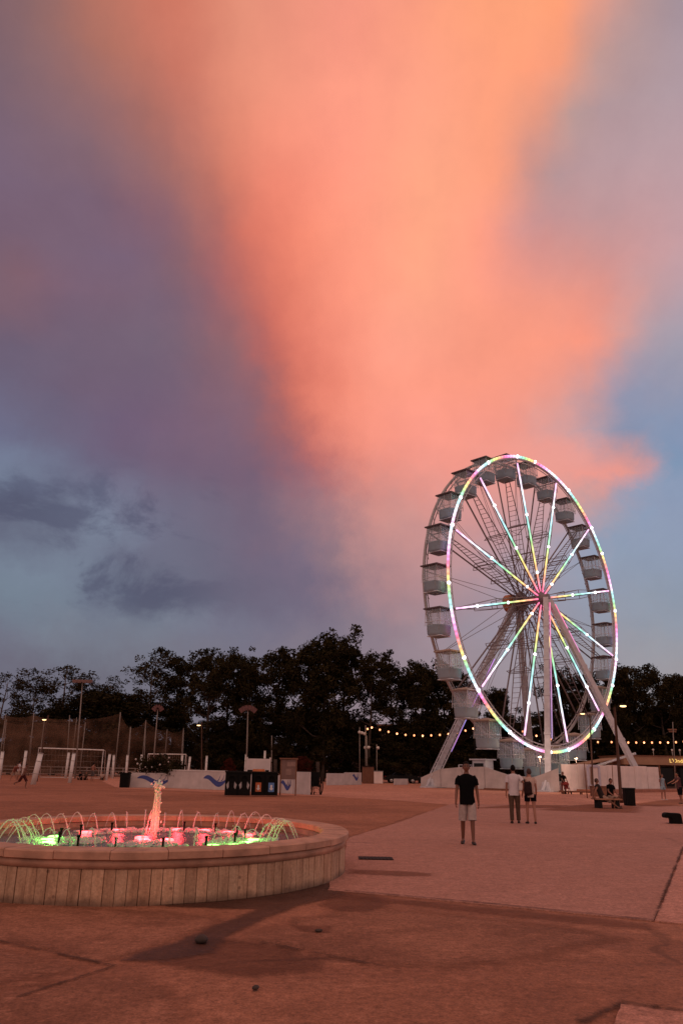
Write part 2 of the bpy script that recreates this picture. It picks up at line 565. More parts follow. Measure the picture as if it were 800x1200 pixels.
def sheet(name, pts, z, material, jitter=0.0, step=.25, thick=0.0, seed=1, amp_scale=1.3):
    """flat ground sheet with an irregular worn outline; thick > 0 gives it a real edge"""
    out = []
    P = [Vector((p[0], p[1], 0)) for p in pts]
    for a, b in zip(P, P[1:] + P[:1]):
        n = max(1, min(160, int((b - a).length / step)))
        nrm = Vector((-(b - a).y, (b - a).x, 0)).normalized() if (b - a).length > 0 else Vector()
        for i in range(n):
            q = a.lerp(b, i / n)
            j = 0.0
            if jitter and i:
                j = jitter * (mnoise.noise(Vector((q.x * amp_scale, q.y * amp_scale, seed * 7.3))) + .5 * mnoise.noise(Vector((q.x * amp_scale * 4, q.y * amp_scale * 4, seed * 3.1))))
            out.append(q + nrm * j)
    bm = bmesh.new()
    top = [bm.verts.new((q.x, q.y, z)) for q in out]
    f = bm.faces.new(top)
    if f.normal.z < 0:
        f.normal_flip()
    f.normal_update()
    if f.normal.z < 0:
        f.normal_flip()
    if thick:
        low = [bm.verts.new((q.x, q.y, z - thick)) for q in out]
        n = len(out)
        for i in range(n):
            j = (i + 1) % n
            bm.faces.new((top[i], low[i], low[j], top[j]))
    bmesh.ops.triangulate(bm, faces=[f])
    me = bpy.data.meshes.new(name)
    bm.to_mesh(me)
    bm.free()
    me.materials.append(material)
    o = bpy.data.objects.new(name, me)
    COL.objects.link(o)
    return tag(o, kind='structure')


def lerp(a, b, t):
    return a + (b - a) * t


# common materials
M_white = mat('white_paint', (.72, .70, .70), .45, var=.05, scale=3)
M_steel = mat('grey_steel', (.30, .29, .30), .45, .3, var=.08)
M_dark = mat('dark_metal', (.012, .011, .011), .6, 0, var=.1, spec=.12)
M_black = mat('black_plastic', (.005, .005, .005), .6, var=.1, spec=.10)
M_pole = mat('weathered_pole', (.26, .22, .20), .6, .2, var=.1)
M_wood = mat('brown_wood', (.20, .085, .05), .7, var=.18, scale=9, bump=.2)
M_rust = mat('terracotta_deck', (.34, .14, .09), .75, var=.15, scale=4, bump=.2)
M_panel = mat('pale_panel', (.78, .68, .65), .6, var=.07, scale=1.1, bump=.05, bscale=6)
M_tarp = mat('white_tarp', (.55, .50, .49), .7, var=.09, scale=.9, bump=.4, bscale=3)
M_glass = mat('dark_glass', (.008, .008, .009), .15, var=0, spec=.2)
M_rubber = mat('rubber', (.006, .006, .006), .8, var=.1, spec=.10)
M_blue = mat('blue_print', (.035, .06, .26), .5, var=.1)

# ------------------------------------------------------------------ ground
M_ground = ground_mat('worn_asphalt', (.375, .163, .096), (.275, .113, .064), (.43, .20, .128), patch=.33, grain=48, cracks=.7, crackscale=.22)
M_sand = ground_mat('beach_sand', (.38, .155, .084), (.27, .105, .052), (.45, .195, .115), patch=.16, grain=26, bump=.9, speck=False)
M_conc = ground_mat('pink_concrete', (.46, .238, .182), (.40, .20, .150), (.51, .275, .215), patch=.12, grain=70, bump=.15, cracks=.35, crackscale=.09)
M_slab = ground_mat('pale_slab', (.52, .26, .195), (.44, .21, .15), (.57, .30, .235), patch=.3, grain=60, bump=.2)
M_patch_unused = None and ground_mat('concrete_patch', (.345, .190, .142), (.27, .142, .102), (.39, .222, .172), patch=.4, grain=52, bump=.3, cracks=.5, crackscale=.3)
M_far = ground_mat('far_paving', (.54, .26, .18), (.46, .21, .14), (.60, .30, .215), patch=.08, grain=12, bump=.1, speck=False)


def stain_mat(name, base, dark, light, rough, grain=52, opac=1.0, spec=.3, edge=.55):
    """worn patch or damp stain whose ragged outline fades into the paving below"""
    m = ground_mat(name, base, dark, light, patch=.7, grain=grain, rough=rough, bump=.2, speck=False)
    nt = m.node_tree
    k = NT(nt)
    b = nt.nodes['Principled BSDF']
    b.inputs['Specular IOR Level'].default_value = spec
    co = k.n('ShaderNodeTexCoord').outputs['Object']
    a = k.n('ShaderNodeAttribute', attribute_name='col').outputs['Color']
    sx = k.n('ShaderNodeSeparateColor')
    nt.links.new(a, sx.inputs[0])
    w = k.m('ADD', k.m('MULTIPLY_ADD', k.noise(co, 1.7, 7, .7), edge * 1.5, sx.outputs[0]), k.m('MULTIPLY', k.noise(co, 11, 6, .75), edge))
    off = edge * .75 + edge * .5
    f = k.sstep(w, off + .22, off + .78, 0, opac)
    tp = k.n('ShaderNodeBsdfTransparent')
    mx = k.n('ShaderNodeMixShader')
    nt.links.new(f, mx.inputs[0])
    nt.links.new(tp.outputs[0], mx.inputs[1])
    nt.links.new(b.outputs[0], mx.inputs[2])
    nt.links.new(mx.outputs[0], nt.nodes['Material Output'].inputs[0])
    return m


def stain(name, pts, z, m, soft=.16, cell=.07):
    soft *= 1.3
    """thin sheet on a grid; its vertices carry how far inside the outline they lie"""
    P = [(p[0], p[1]) for p in pts]
    x0, x1 = min(p[0] for p in P) - soft, max(p[0] for p in P) + soft
    y0, y1 = min(p[1] for p in P) - soft, max(p[1] for p in P) + soft
    nx = max(4, min(170, int((x1 - x0) / cell)))
    ny = max(4, min(170, int((y1 - y0) / cell)))

    def sd(x, y):
        ins = False
        best = 1e9
        for (ax, ay), (bx, by) in zip(P, P[1:] + P[:1]):
            if (ay > y) != (by > y) and x < (bx - ax) * (y - ay) / (by - ay) + ax:
                ins = not ins
            dx, dy = bx - ax, by - ay
            L = dx * dx + dy * dy
            t = max(0, min(1, ((x - ax) * dx + (y - ay) * dy) / L)) if L else 0
            best = min(best, (x - ax - dx * t) ** 2 + (y - ay - dy * t) ** 2)
        return sqrt(best) * (1 if ins else -1)
    b = MB()
    idx = {}
    val = {}
    for i in range(nx + 1):
        for j in range(ny + 1):
            x, y = lerp(x0, x1, i / nx), lerp(y0, y1, j / ny)
            val[i, j] = (x, y, max(0.0, min(1.0, .5 + .5 * sd(x, y) / soft)))
    for i in range(nx):
        for j in range(ny):
            q = [(i, j), (i + 1, j), (i + 1, j + 1), (i, j + 1)]
            if max(val[c][2] for c in q) <= .001:
                continue
            f = []
            for c in q:
                if c not in idx:
                    idx[c] = len(b.v)
                    b.v.append((val[c][0], val[c][1], z))
                    v = val[c][2]
                    b.vc.append((v, v, v))
                f.append(idx[c])
            b.f.append(tuple(f)); b.mi.append(0); b.sm.append(False)
    return tag(b.build(name, m), kind='structure')


M_wet_shade = stain_mat('wet_shaded_asphalt', (.085, .036, .024), (.055, .022, .015), (.12, .056, .038), .6, spec=.35, opac=.66)
M_damp_shade = stain_mat('damp_shaded_asphalt', (.19, .072, .042), (.14, .050, .028), (.24, .10, .060), .8, opac=.42)  # damp tone that also carries part of the fountain's painted shadow
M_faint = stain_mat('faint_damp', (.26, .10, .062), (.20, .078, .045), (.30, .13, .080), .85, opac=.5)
M_patchs = stain_mat('worn_concrete', (.39, .176, .108), (.27, .115, .068), (.44, .21, .138), .85, opac=.85)
M_drift = stain_mat('drifted_sand', (.32, .12, .06), (.25, .09, .04), (.38, .15, .08), .95, grain=26, opac=.6)
M_joint = stain_mat('joint_dirt', (.05, .024, .016), (.03, .014, .010), (.08, .04, .028), .95, opac=.55, edge=1.0)
tag(MB().build('placeholder', M_far), kind='structure')
bpy.data.objects.remove(bpy.data.objects['placeholder'])
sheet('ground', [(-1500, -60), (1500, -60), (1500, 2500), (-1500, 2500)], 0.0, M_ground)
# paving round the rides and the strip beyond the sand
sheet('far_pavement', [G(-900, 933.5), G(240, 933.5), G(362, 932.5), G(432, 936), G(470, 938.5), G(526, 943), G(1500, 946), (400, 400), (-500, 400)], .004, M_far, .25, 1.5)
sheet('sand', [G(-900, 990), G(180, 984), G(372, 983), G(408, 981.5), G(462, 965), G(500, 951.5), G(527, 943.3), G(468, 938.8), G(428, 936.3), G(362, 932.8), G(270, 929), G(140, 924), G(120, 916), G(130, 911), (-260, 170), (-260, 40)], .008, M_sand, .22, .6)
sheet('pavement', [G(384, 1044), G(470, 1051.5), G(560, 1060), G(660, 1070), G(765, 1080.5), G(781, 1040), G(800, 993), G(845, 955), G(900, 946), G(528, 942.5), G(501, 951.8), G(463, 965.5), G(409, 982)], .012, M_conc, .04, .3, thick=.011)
sheet('path', [G(766.5, 1080.8), G(845, 1088), G(1100, 1100), G(960, 950), G(846, 956), G(801.5, 993.5), G(783, 1041)], .014, M_slab, .03, .3, thick=.013)
stain('worn_patch', [G(-60, 1063), G(30, 1058), G(120, 1066), G(190, 1068), G(258, 1078), G(222, 1096), G(160, 1116), G(118, 1130), G(60, 1116), G(25, 1106), G(-70, 1096)], .004, M_patchs)
stain('worn_patch', [G(285, 1100), G(330, 1085), G(420, 1062), G(520, 1072), G(650, 1086), G(720, 1100), G(600, 1130), G(470, 1133), G(370, 1118)], .004, M_patchs, .3)
stain('worn_patch', [G(-80, 1175), G(60, 1150), G(160, 1145), G(215, 1172), G(190, 1230), G(-90, 1240)], .004, M_patchs, .2)
stain('worn_patch', [G(-80, 1112), G(20, 1112), G(105, 1134), G(40, 1148), G(-80, 1165)], .004, M_patchs, .15)
sheet('corner_slab', [G(727, 1180), G(800, 1190), G(920, 1206), G(930, 1330), G(700, 1260)], .02, M_slab, .015, .12, thick=.019)
stain('wet_shade_patch', [G(406, 1034), G(404, 1050), G(360, 1060), G(318, 1074), G(288, 1088), G(262, 1102), G(246, 1118), G(190, 1128), G(142, 1127), G(160, 1117), G(206, 1105), G(240, 1090), G(285, 1073), G(300, 1066), G(200, 1063), G(150, 1058), G(280, 1045)], .010, M_wet_shade, .09, .04)  # wet paving and the fountain's shadow painted together as one dark patch
stain('wet_shade_patch', [G(250, 1100), G(300, 1104), G(345, 1116), G(380, 1124), G(372, 1138), G(300, 1146), G(225, 1136), G(180, 1130)], .0095, M_damp_shade, .14, .05)
stain('damp_stain', [G(402, 1041), G(440, 1047), G(455, 1063), G(428, 1070), G(396, 1068), G(372, 1060)], .0102, M_damp_shade, .12, .04)
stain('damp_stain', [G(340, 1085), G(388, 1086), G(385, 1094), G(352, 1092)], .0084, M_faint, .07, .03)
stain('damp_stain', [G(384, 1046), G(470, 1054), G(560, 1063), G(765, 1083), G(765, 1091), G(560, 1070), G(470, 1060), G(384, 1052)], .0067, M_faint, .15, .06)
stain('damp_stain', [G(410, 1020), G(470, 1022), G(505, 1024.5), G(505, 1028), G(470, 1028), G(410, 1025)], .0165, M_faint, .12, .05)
stain('sand_drift', [G(630, 949.5), G(690, 942.5), G(748, 945.5), G(744, 953), G(690, 952)], .0155, M_drift, .5, .12)
stain('sand_drift', [G(735, 943), G(780, 937.5), G(830, 935), G(840, 940), G(770, 945.5)], .0175, M_drift, .6, .15)
stain('sand_drift', [G(555, 947.5), G(600, 943.5), G(662, 944), G(658, 947), G(600, 947.6)], .0195, M_drift, .6, .15)


def joint(a, b, w, z):
    a, b = G(*a), G(*b)
    d = b - a
    n = Vector((-d.y, d.x, 0)).normalized() * w / 2
    K = max(2, int(d.length / .8))
    for i in range(K):
        p, q = a + d * (i / K), a + d * ((i + 1) / K)
        stain('pavement_joint', [p - n, q - n, q + n, p + n], z, M_joint, w * .8, w * .4)


joint((383, 1043), (560, 1059), .05, .0205)
joint((560, 1059), (766, 1080), .045, .0205)
joint((766, 1081), (800, 993), .04, .0205)
joint((0, 1104), (135, 1133), .035, .0125)
joint((135, 1133), (20, 1170), .025, .0125)
joint((300, 1104), (470, 1138), .022, .0145)
joint((680, 1200), (727, 1178), .05, .0125)
joint((727, 1178), (810, 1190), .06, .0235)

# a cast-iron drain cover and loose bits on the ground
c = G(440, 1007)
dc = MB()
dc.box((0, 0, .006), (.62, .46, .012))
for i in range(9):
    dc.box((-.26 + i * .065, 0, .015), (.03, .38, .006))
tag(dc.build('drain_cover', M_dark, loc=c + Vector((0, 0, .0125))), 'dark iron drain cover let into the pink paving beside the fountain', 'drain cover')


def stone(px, py, r, label, m, z=.008):
    rnd = random.Random(px)
    b = MB()
    b.ball((0, 0, r * .35), (r, r * .7, r * .45), 10, 7)
    b.v = [tuple(Vector(v) * (1 + .25 * mnoise.noise(Vector(v) * 9 / (r * 10) + Vector((px, 0, 0))))) for v in b.v]
    tag(b.build('stone', m, loc=G(px, py) + Vector((0, 0, z)), rz=rnd.random() * 3), label, 'stone')


M_stone = mat('stone', (.055, .036, .030), .8, var=.2)
stone(236, 1106, .085, 'grey loose stone lying in the wet shaded patch before the fountain', M_stone)
stone(299, 1161, .035, 'small dark pebble on the bare foreground paving', M_stone)
stone(373, 1093, .04, 'small flat chip of stone in a damp spot right of the wet shaded patch', M_stone)

# ------------------------------------------------------------------ fountain
def lamp_light(name, loc, col, power, parent=None, r=.05):
    d = bpy.data.lights.new(name, 'POINT')
    d.energy = power
    d.color = col
    d.shadow_soft_size = r
    o = bpy.data.objects.new(name, d)
    COL.objects.link(o)
    o.location = loc
    if parent:
        o.parent = parent
    return o


def stone_slab_mat():
    m = bpy.data.materials.new('weathered_slabs')
    m.use_nodes = True
    nt = m.node_tree
    b = nt.nodes['Principled BSDF']
    k = NT(nt)
    co = k.n('ShaderNodeTexCoord').outputs['Object']
    mp = k.n('ShaderNodeMapping')
    nt.links.new(co, mp.inputs[0])
    mp.inputs['Scale'].default_value = (7, 7, 1.1)
    st = k.noise(mp.outputs[0], 1.6, 6, .65)
    a = k.n('ShaderNodeAttribute', attribute_name='col').outputs['Color']
    c = k.ramp(st, [(.25, (.33, .185, .112)), (.48, (.54, .335, .215)), (.75, (.68, .46, .315))])
    c = k.mix(1.0, c, a, 'MULTIPLY')
    sp = k.noise(co, 30, 4, .7)
    c = k.mix(1.0, c, k.ramp(sp, [(.3, (.75, .74, .73)), (.7, (1.18, 1.18, 1.18))]), 'MULTIPLY')
    v = k.n('ShaderNodeTexVoronoi')
    nt.links.new(co, v.inputs['Vector'])
    v.inputs['Scale'].default_value = 5
    c = k.mix(k.sstep(v.outputs['Distance'], .06, .14, .6, 0), c, (.10, .045, .03))
    sx = k.n('ShaderNodeSeparateXYZ')
    nt.links.new(co, sx.inputs[0])
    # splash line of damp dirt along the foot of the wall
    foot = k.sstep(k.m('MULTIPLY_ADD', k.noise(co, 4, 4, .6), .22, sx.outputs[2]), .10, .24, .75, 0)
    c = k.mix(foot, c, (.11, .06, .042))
    nt.links.new(c, b.inputs['Base Color'])
    b.inputs['Roughness'].default_value = .8
    bp = k.n('ShaderNodeBump')
    bp.inputs['Strength'].default_value = .5
    bp.inputs['Distance'].default_value = .01
    nt.links.new(k.noise(co, 22, 5, .6), bp.inputs['Height'])
    nt.links.new(bp.outputs[0], b.inputs['Normal'])
    return m


def build_fountain():
    rnd = random.Random(5)
    R = 3.08   # the basin is slightly oval
    root = empty('fountain', (-2.93, 13.9, 0), 'round stone fountain with red and green lit water jets on the plaza', 'fountain')
    root.scale = (1.0, 1.25, .93)
    M_slabs = stone_slab_mat()
    M_cope = mat('coping_stone', (.50, .275, .19), .7, var=.16, scale=3.2, bump=.25, bscale=30)
    M_in = mat('inner_wall', (.26, .15, .10), .6, var=.2, scale=3)
    b = MB()
    N = 146
    for i in range(N):                                   # upright slabs round the drum
        a = 2 * pi * (i + rnd.uniform(-.02, .02)) / N
        w = 2 * pi * R / N - .007
        g = rnd.uniform(.80, 1.14)
        t = rnd.uniform(-.03, .03)
        rr = R - .05 + rnd.uniform(-.006, .006)
        b.box((rr * cos(a), rr * sin(a), .21), (.10, w, .42), rz=a, col=(g, g * (1 + t), g * (1 + 1.5 * t)))
    b.build('drum_wall', M_slabs, root)
    b = MB()
    b.lathe([(R - .10, 0), (R - .10, .41), (R - .46, .41), (R - .46, .1)], 128)
    b.build('core', mat('mortar', (.12, .075, .055), .9, var=.2), root)
    b = MB()
    b.lathe([(R - .02, .422), (R + .012, .425), (R + .012, .530), (R - .02, .534)], 160)
    b.build('frieze', M_cope, root)
    b = MB()
    NS = 30
    for s in range(NS):                                  # coping blocks with open joints
        a0, a1 = 2 * pi * s / NS + .0012, 2 * pi * (s + 1) / NS - .0012
        prof = [(R - .34, .525), (R + .03, .525), (R + .055, .538), (R + .058, .622), (R + .042, .638), (R - .34, .640), (R - .37, .628), (R - .37, .54)]
        K = 7
        vs, fs = [], []
        dz = rnd.uniform(-.004, .004)
        for j in range(K):
            a = lerp(a0, a1, j / (K - 1))
            vs += [(r * cos(a), r * sin(a), z + dz) for r, z in prof]
        n = len(prof)
        for j in range(K - 1):
            for q in range(n):
                q2 = (q + 1) % n
                fs.append((j * n + q, (j + 1) * n + q, (j + 1) * n + q2, j * n + q2))
        fs.append(tuple(range(n)))
        fs.append(tuple((K - 1) * n + q for q in range(n - 1, -1, -1)))
        b.add(vs, fs)
    b.build('coping', M_cope, root)
    b = MB()
    b.lathe([(R - .35, .53), (R - .40, .52), (R - .40, .2)], 128)
    b.build('inner_wall', M_in, root)
    # water
    m = bpy.data.materials.new('pool_water')
    m.use_nodes = True
    nt = m.node_tree
    bs = nt.nodes['Principled BSDF']
    k = NT(nt)
    co = k.n('ShaderNodeTexCoord').outputs['Object']
    nt.links.new(k.ramp(k.noise(co, 2.5, 4), [(.3, (.03, .028, .022)), (.7, (.075, .065, .05))]), bs.inputs['Base Color'])
    bs.inputs['Roughness'].default_value = .10
    bp = k.n('ShaderNodeBump')
    bp.inputs['Strength'].default_value = .9
    bp.inputs['Distance'].default_value = .05
    nt.links.new(k.noise(co, 7, 4, .6), bp.inputs['Height'])
    nt.links.new(bp.outputs[0], bs.inputs['Normal'])
    b = MB()
    b.lathe([(R - .39, .44), (1.9, .44), (.9, .44), (.01, .44)], 96)
    b.build('water', m, root)
    # foam and jets
    fm = bpy.data.materials.new('foam')
    fm.use_nodes = True
    fb = fm.node_tree.nodes['Principled BSDF']
    fb.inputs['Base Color'].default_value = (.40, .40, .40, 1)
    fb.inputs['Roughness'].default_value = .35
    fb.inputs['Subsurface Weight'].default_value = .4
    fb.inputs['Subsurface Radius'].default_value = (.1, .1, .1)
    jm = bpy.data.materials.new('jet_water')
    jm.use_nodes = True
    nt = jm.node_tree
    k = NT(nt)
    jb = nt.nodes['Principled BSDF']
    jb.inputs['Base Color'].default_value = (.9, .92, .9, 1)
    jb.inputs['Roughness'].default_value = .15
    tr = k.n('ShaderNodeBsdfTranslucent')
    tr.inputs[0].default_value = (.9, .92, .9, 1)
    tp = k.n('ShaderNodeBsdfTransparent')
    m1 = k.n('ShaderNodeMixShader'); m1.inputs[0].default_value = .5
    m2 = k.n('ShaderNodeMixShader'); m2.inputs[0].default_value = .52
    nt.links.new(jb.outputs[0], m1.inputs[1]); nt.links.new(tr.outputs[0], m1.inputs[2])
    nt.links.new(tp.outputs[0], m2.inputs[1]); nt.links.new(m1.outputs[0], m2.inputs[2])
    nt.links.new(m2.outputs[0], nt.nodes['Material Output'].inputs[0])
    red = lambda a: radians(18) < a < radians(158)
    NJ = 40
    for i in range(NJ):
        a = 2 * pi * i / NJ + .03
        r0, r1 = 2.33, 1.90 + rnd.uniform(-.07, .07)
        hgt = rnd.uniform(.27, .35)
        b = MB()
        pts = []
        sw = rnd.uniform(-.03, .03)
        for q in range(13):
            t = q / 12
            r = lerp(r0, r1, t)
            pts.append((r * cos(a + sw * t), r * sin(a + sw * t), .45 + 4 * hgt * t * (1 - t) + .02))
        b.tube(pts, [.0045 + .0055 * (q / 12) for q in range(13)], 6)
        for q in range(16):                              # the stream breaks into drops as it falls
            t = rnd.uniform(.45, 1.0)
            r = lerp(r0, r1, t) + rnd.uniform(-.04, .03)
            b.ball((r * cos(a + sw * t) + rnd.uniform(-.025, .025), r * sin(a + sw * t) + rnd.uniform(-.025, .025), .47 + 4 * hgt * t * (1 - t) + rnd.uniform(-.05, .02)), rnd.uniform(.004, .010), 5, 4)
        b.build('jet', jm, root)
    foam_spots = [(28, 150, 1.25, 2.0, 420), (-30, 12, 1.0, 2.0, 260), (180, 226, .8, 2.0, 260), (-120, -50, .4, 1.1, 150)]
    for a0, a1, q0, q1, n in foam_spots:
        b = MB()
        for i in range(n):
            a = radians(rnd.uniform(a0, a1)); r = rnd.uniform(q0, q1)
            s = rnd.uniform(.015, .045)
            b.ball((r * cos(a), r * sin(a), .445), (s * 1.3, s * 1.3, s * rnd.uniform(.5, 1.1)), 7, 5)
        tag(b.build('foam', fm, root), kind='stuff')
    b = MB()                                             # central plume: several ragged streams and drops
    for q in range(44):
        a = rnd.uniform(0, 2 * pi); sp = abs(rnd.gauss(0, .05)); h = rnd.uniform(.40, .92) * (1 - sp * 1.6)
        pts = []
        ph = rnd.uniform(0, 6)
        for t in range(17):
            u = t / 16
            rr = sp * u ** .8 + .006 * sin(u * 11 + ph)
            z = .45 + h * (1 - ((u - .58) / .58) ** 2 if u < .58 else 1 - ((u - .58) / .46) ** 2)
            pts.append((rr * cos(a + .5 * u), rr * sin(a + .5 * u), max(.44, z)))
        b.tube(pts, [.006 + .007 * u / 16 + .003 * sin(u * 1.9 + q) for u in range(17)], 5)
    for q in range(190):
        u = rnd.random() ** .8; a = rnd.uniform(0, 2 * pi); rr = abs(rnd.gauss(0, .022 + .035 * (1 - u)))
        s_ = rnd.uniform(.005, .016)
        b.ball((rr * cos(a), rr * sin(a), (.46 + .88 * u)), (s_, s_, s_ * rnd.uniform(1, 2.4)), 5, 4)
    for q in range(60):
        b.ball((rnd.gauss(0, .035), rnd.gauss(0, .035), 1.33 + rnd.gauss(0, .035)), rnd.uniform(.012, .024), 6, 5)
    b.build('plume', jm, root)
    # nozzle pipes
    for i in range(14):
        a = 2 * pi * i / 14 + .12
        b = MB()
        b.tube([(1.45 * cos(a), 1.45 * sin(a), .3), (1.45 * cos(a), 1.45 * sin(a), .60)], .018, 8)
        b.tube([(1.45 * cos(a), 1.45 * sin(a), .59), (1.45 * cos(a), 1.45 * sin(a), .62)], .026, 8)
        b.build('nozzle', M_black, root)
    # lamps in the basin
    RED, GRN = (1.0, .045, .06), (.18, 1.0, .10)
    mr, mg = emis('red_lamp', RED, 6), emis('green_lamp', GRN, 6)

    def basin_lamp(a, r, is_red, p):
        b = MB()
        x, y = r * cos(a), r * sin(a)
        b.lathe([(.005, .475), (.09, .473), (.11, .462), (.115, .42)], 14, (x, y, 0))
        o = b.build('basin_lamp', mr if is_red else mg, root)
        lamp_light('basin_glow', (x, y, .60), RED if is_red else GRN, p, root, .08)
    for d in (32, 52, 72, 90, 108, 128, 150):
        basin_lamp(radians(d), 1.62, True, 8)
    for d in (250, 330, 150):
        basin_lamp(radians(d), .28, True, 14)
    for d in (-28, -14, 2, 180, 196, 212):
        basin_lamp(radians(d), 1.6, False, 4.6)
    basin_lamp(radians(-80), 1.5, False, 1.6)
    basin_lamp(radians(-38), 1.4, False, 3.0)
    for d in (-120, -50, 236):
        basin_lamp(radians(d), 1.8, False, .8)


build_fountain()

# ------------------------------------------------------------------ ferris wheel
WX, WD, WH, WR, WT, WW = 21.01, 82.0, 18.90, 15.40, 1.0062, 2.78
PHI = atan2(WX, WD)
HD = Vector((cos(PHI) * cos(WT) + sin(PHI) * sin(WT), -sin(PHI) * cos(WT) + cos(PHI) * sin(WT), 0))
WROT = atan2(HD.y, HD.x)
PH = radians(2.6)                                        # the wheel has stopped slightly off the vertical


def W(x, y, z=0.0):
    """wheel-frame point (x along the wheel, y towards its back) in the world"""
    return Vector((WX, WD, z)) + Vector((cos(WROT) * x - sin(WROT) * y, sin(WROT) * x + cos(WROT) * y, 0))


def hue(t):
    """colour programme of the light strips, t cycles 0..1"""
    keys = [(0, (1.35, .42, 1.05)), (.14, (1.4, .90, 1.35)), (.26, (1.15, 1.25, 1.4)), (.38, (.48, 1.12, 1.3)), (.50, (.28, 1.0, .72)), (.58, (.42, 1.0, .35)), (.68, (1.3, 1.0, .28)), (.78, (1.3, .50, .24)), (.88, (1.35, .16, .42)), (1.0, (1.35, .42, 1.05))]
    t = t % 1.0
    for (a, ca), (b, cb) in zip(keys, keys[1:]):
        if t <= b:
            u = (t - a) / (b - a)
            return tuple(p + (q - p) * u for p, q in zip(ca, cb))
    return keys[0][1]


def build_wheel():
    rnd = random.Random(11)
    root = empty('ferris_wheel', (WX, WD, 0), 'tall white ferris wheel with rainbow lit rim and spokes', 'ferris wheel', rz=WROT)
    mw = mat('wheel_white', (.58, .58, .63), .5, .1, var=.07, scale=2)
    mt = mat('truss_grey', (.23, .185, .195), .5, .2, var=.08, scale=2)
    led = emis('led_strip', (1, 1, 1), .98, vcol='col')
    hot = emis('led_spot', (1, .93, 1), 5.0)
    P = lambda an, r, y: (r * cos(an), y, WH + r * sin(an))
    # rims
    for y, nm, r in ((.0, 'front_rim', .13), (WW, 'rear_rim', .15)):
        b = MB()
        ring = [P(2 * pi * i / 144, WR - (.22 if nm == 'front_rim' else 0), y) for i in range(144)]
        b.tube(ring, r, 8, closed=True)
        b.tube([P(2 * pi * i / 144, WR - (.62 if nm == 'front_rim' else .42), y) for i in range(144)], .05, 6, closed=True)
        for i in range(72):
            a = 2 * pi * i / 72
            b.bar(P(a, WR - .1, y), P(a + pi / 72, WR - .6, y), .045)
        b.build(nm, mw if nm == 'front_rim' else mat('rim_grey', (.44, .41, .42), .5, .1, var=.06), root)
    # rim light strips, one per sector between spokes
    SP = [pi / 2 + PH * -1 - 2 * pi * (2 * i + 1) / 24 for i in range(12)]
    for i in range(12):
        a0, a1 = SP[i], SP[i] - 2 * pi / 12
        n = 40
        pts, cols = [], []
        for j in range(n + 1):
            t = j / n
            a = lerp(a0, a1, t)
            pts.append(P(a, WR, -.12))
            h = hue(.02 + t * 1.0 + .17 * (i % 3))
            q = 1.0 + .45 * sin(t * 90)
            cols.append(tuple(c * q for c in h))
        b = MB()
        b.tube(pts, .125, 8, cols=cols)
        b.build('rim_light', led, root)
        for t in ((.02, .44) if i % 2 else (.30,)):
            b = MB()
            b.ball(P(lerp(a0, a1, t), WR, -.16), .17, 8, 6)
            b.build('rim_spot', hot, root)
    # spokes: lit front chord, steel rear chord, ties and a tapering ladder between them
    for i in range(12):
        a = SP[i]
        ca, sa = cos(a), sin(a)
        tang = Vector((-sa, 0, ca))

        def Q(r, y, s=0.0):
            return Vector(P(a, r, y)) + tang * s
        b = MB()
        r0, rm, r1 = .55, WR * .52, WR - .3
        b.tube([Q(r0, .05), Q(r1, .02)], .075, 6)
        b.tube([Q(r0, WW - .3), Q(r1, WW)], .085, 6)
        b.tube([Q(r0, .1, .28), Q(rm, .05, .5), Q(r1 - .3, .02, .05)], .035, 5)
        b.tube([Q(r0, .1, -.28), Q(rm, .05, -.5), Q(r1 - .3, .02, -.05)], .035, 5)
        b.tube([Q(r1 - .25, 0), Q(r1 - .25, WW)], .06, 6)
        for rr in (rm, rm * .62):
            b.bar(Q(rr, .03), Q(rr, WW), .07)
            b.bar(Q(rr, .05, .5), Q(rr, WW, .35), .05)
            b.bar(Q(rr, .05, -.5), Q(rr, WW, -.35), .05)
            b.bar(Q(rr, .05, .5), Q(rr, .05, -.5), .05)
            b.bar(Q(rr, WW, .35), Q(rr, WW, -.35), .05)
            b.bar(Q(rr, .1), Q(rr - .9, WW * .5), .05)
            b.bar(Q(rr, WW - .1), Q(rr - .9, WW * .5), .05)
        ym = WW * .55
        for y0, y1 in ((ym - .12, ym - .62), (ym + .12, ym + .62)):
            b.tube([Q(r1 - .3, y0), Q(rm, y1)], .05, 5)
            b.tube([Q(rm, y1), Q(r0, lerp(y1, ym, .4))], .045, 5)
        n = 26
        for j in range(n):
            t = (j + .5) / n
            r = lerp(r1 - .3, r0 + .4, t)
            w = lerp(.12, .62, min(1, t * 2)) if t < .5 else lerp(.62, .40, (t - .5) * 2)
            b.bar(Q(r, ym - w), Q(r, ym + w), .04)
        b.build('spoke', mt, root)
        pts, cols = [], []
        n = 46
        for j in range(n + 1):
            t = j / n
            pts.append(Q(lerp(WR - .75, .75, t), -.10))
            h = hue(.06 + t * .84)
            q = 1.0 + .3 * sin(t * 70 + i)
            cols.append(tuple(c * q for c in h))
        b = MB()
        b.tube(pts, .085, 7, cols=cols)
        b.build('spoke_light', led, root)
        for t in ((.42, .88) if i % 2 else (.24, .62)):
            b = MB()
            b.ball(Q(lerp(WR - .75, 1.15, t), -.13), .145, 8, 6)
            b.build('spoke_spot', hot, root)
        # stay cables to the sectors between
        b = MB()
        am = a - pi / 12
        b.tube([P(am, WR - .3, WW), P(am + .9, .7, WW - .2)], .026, 4)
        b.tube([P(am, WR - .3, WW), P(am - .9, .7, WW - .2)], .026, 4)
        b.build('stay_cable', mt, root)
    # axle, hub plates and the drive drum at the back
    b = MB()
    My = Matrix.Translation((0, 0, WH)) @ Matrix.Rotation(-pi / 2, 4, 'X')

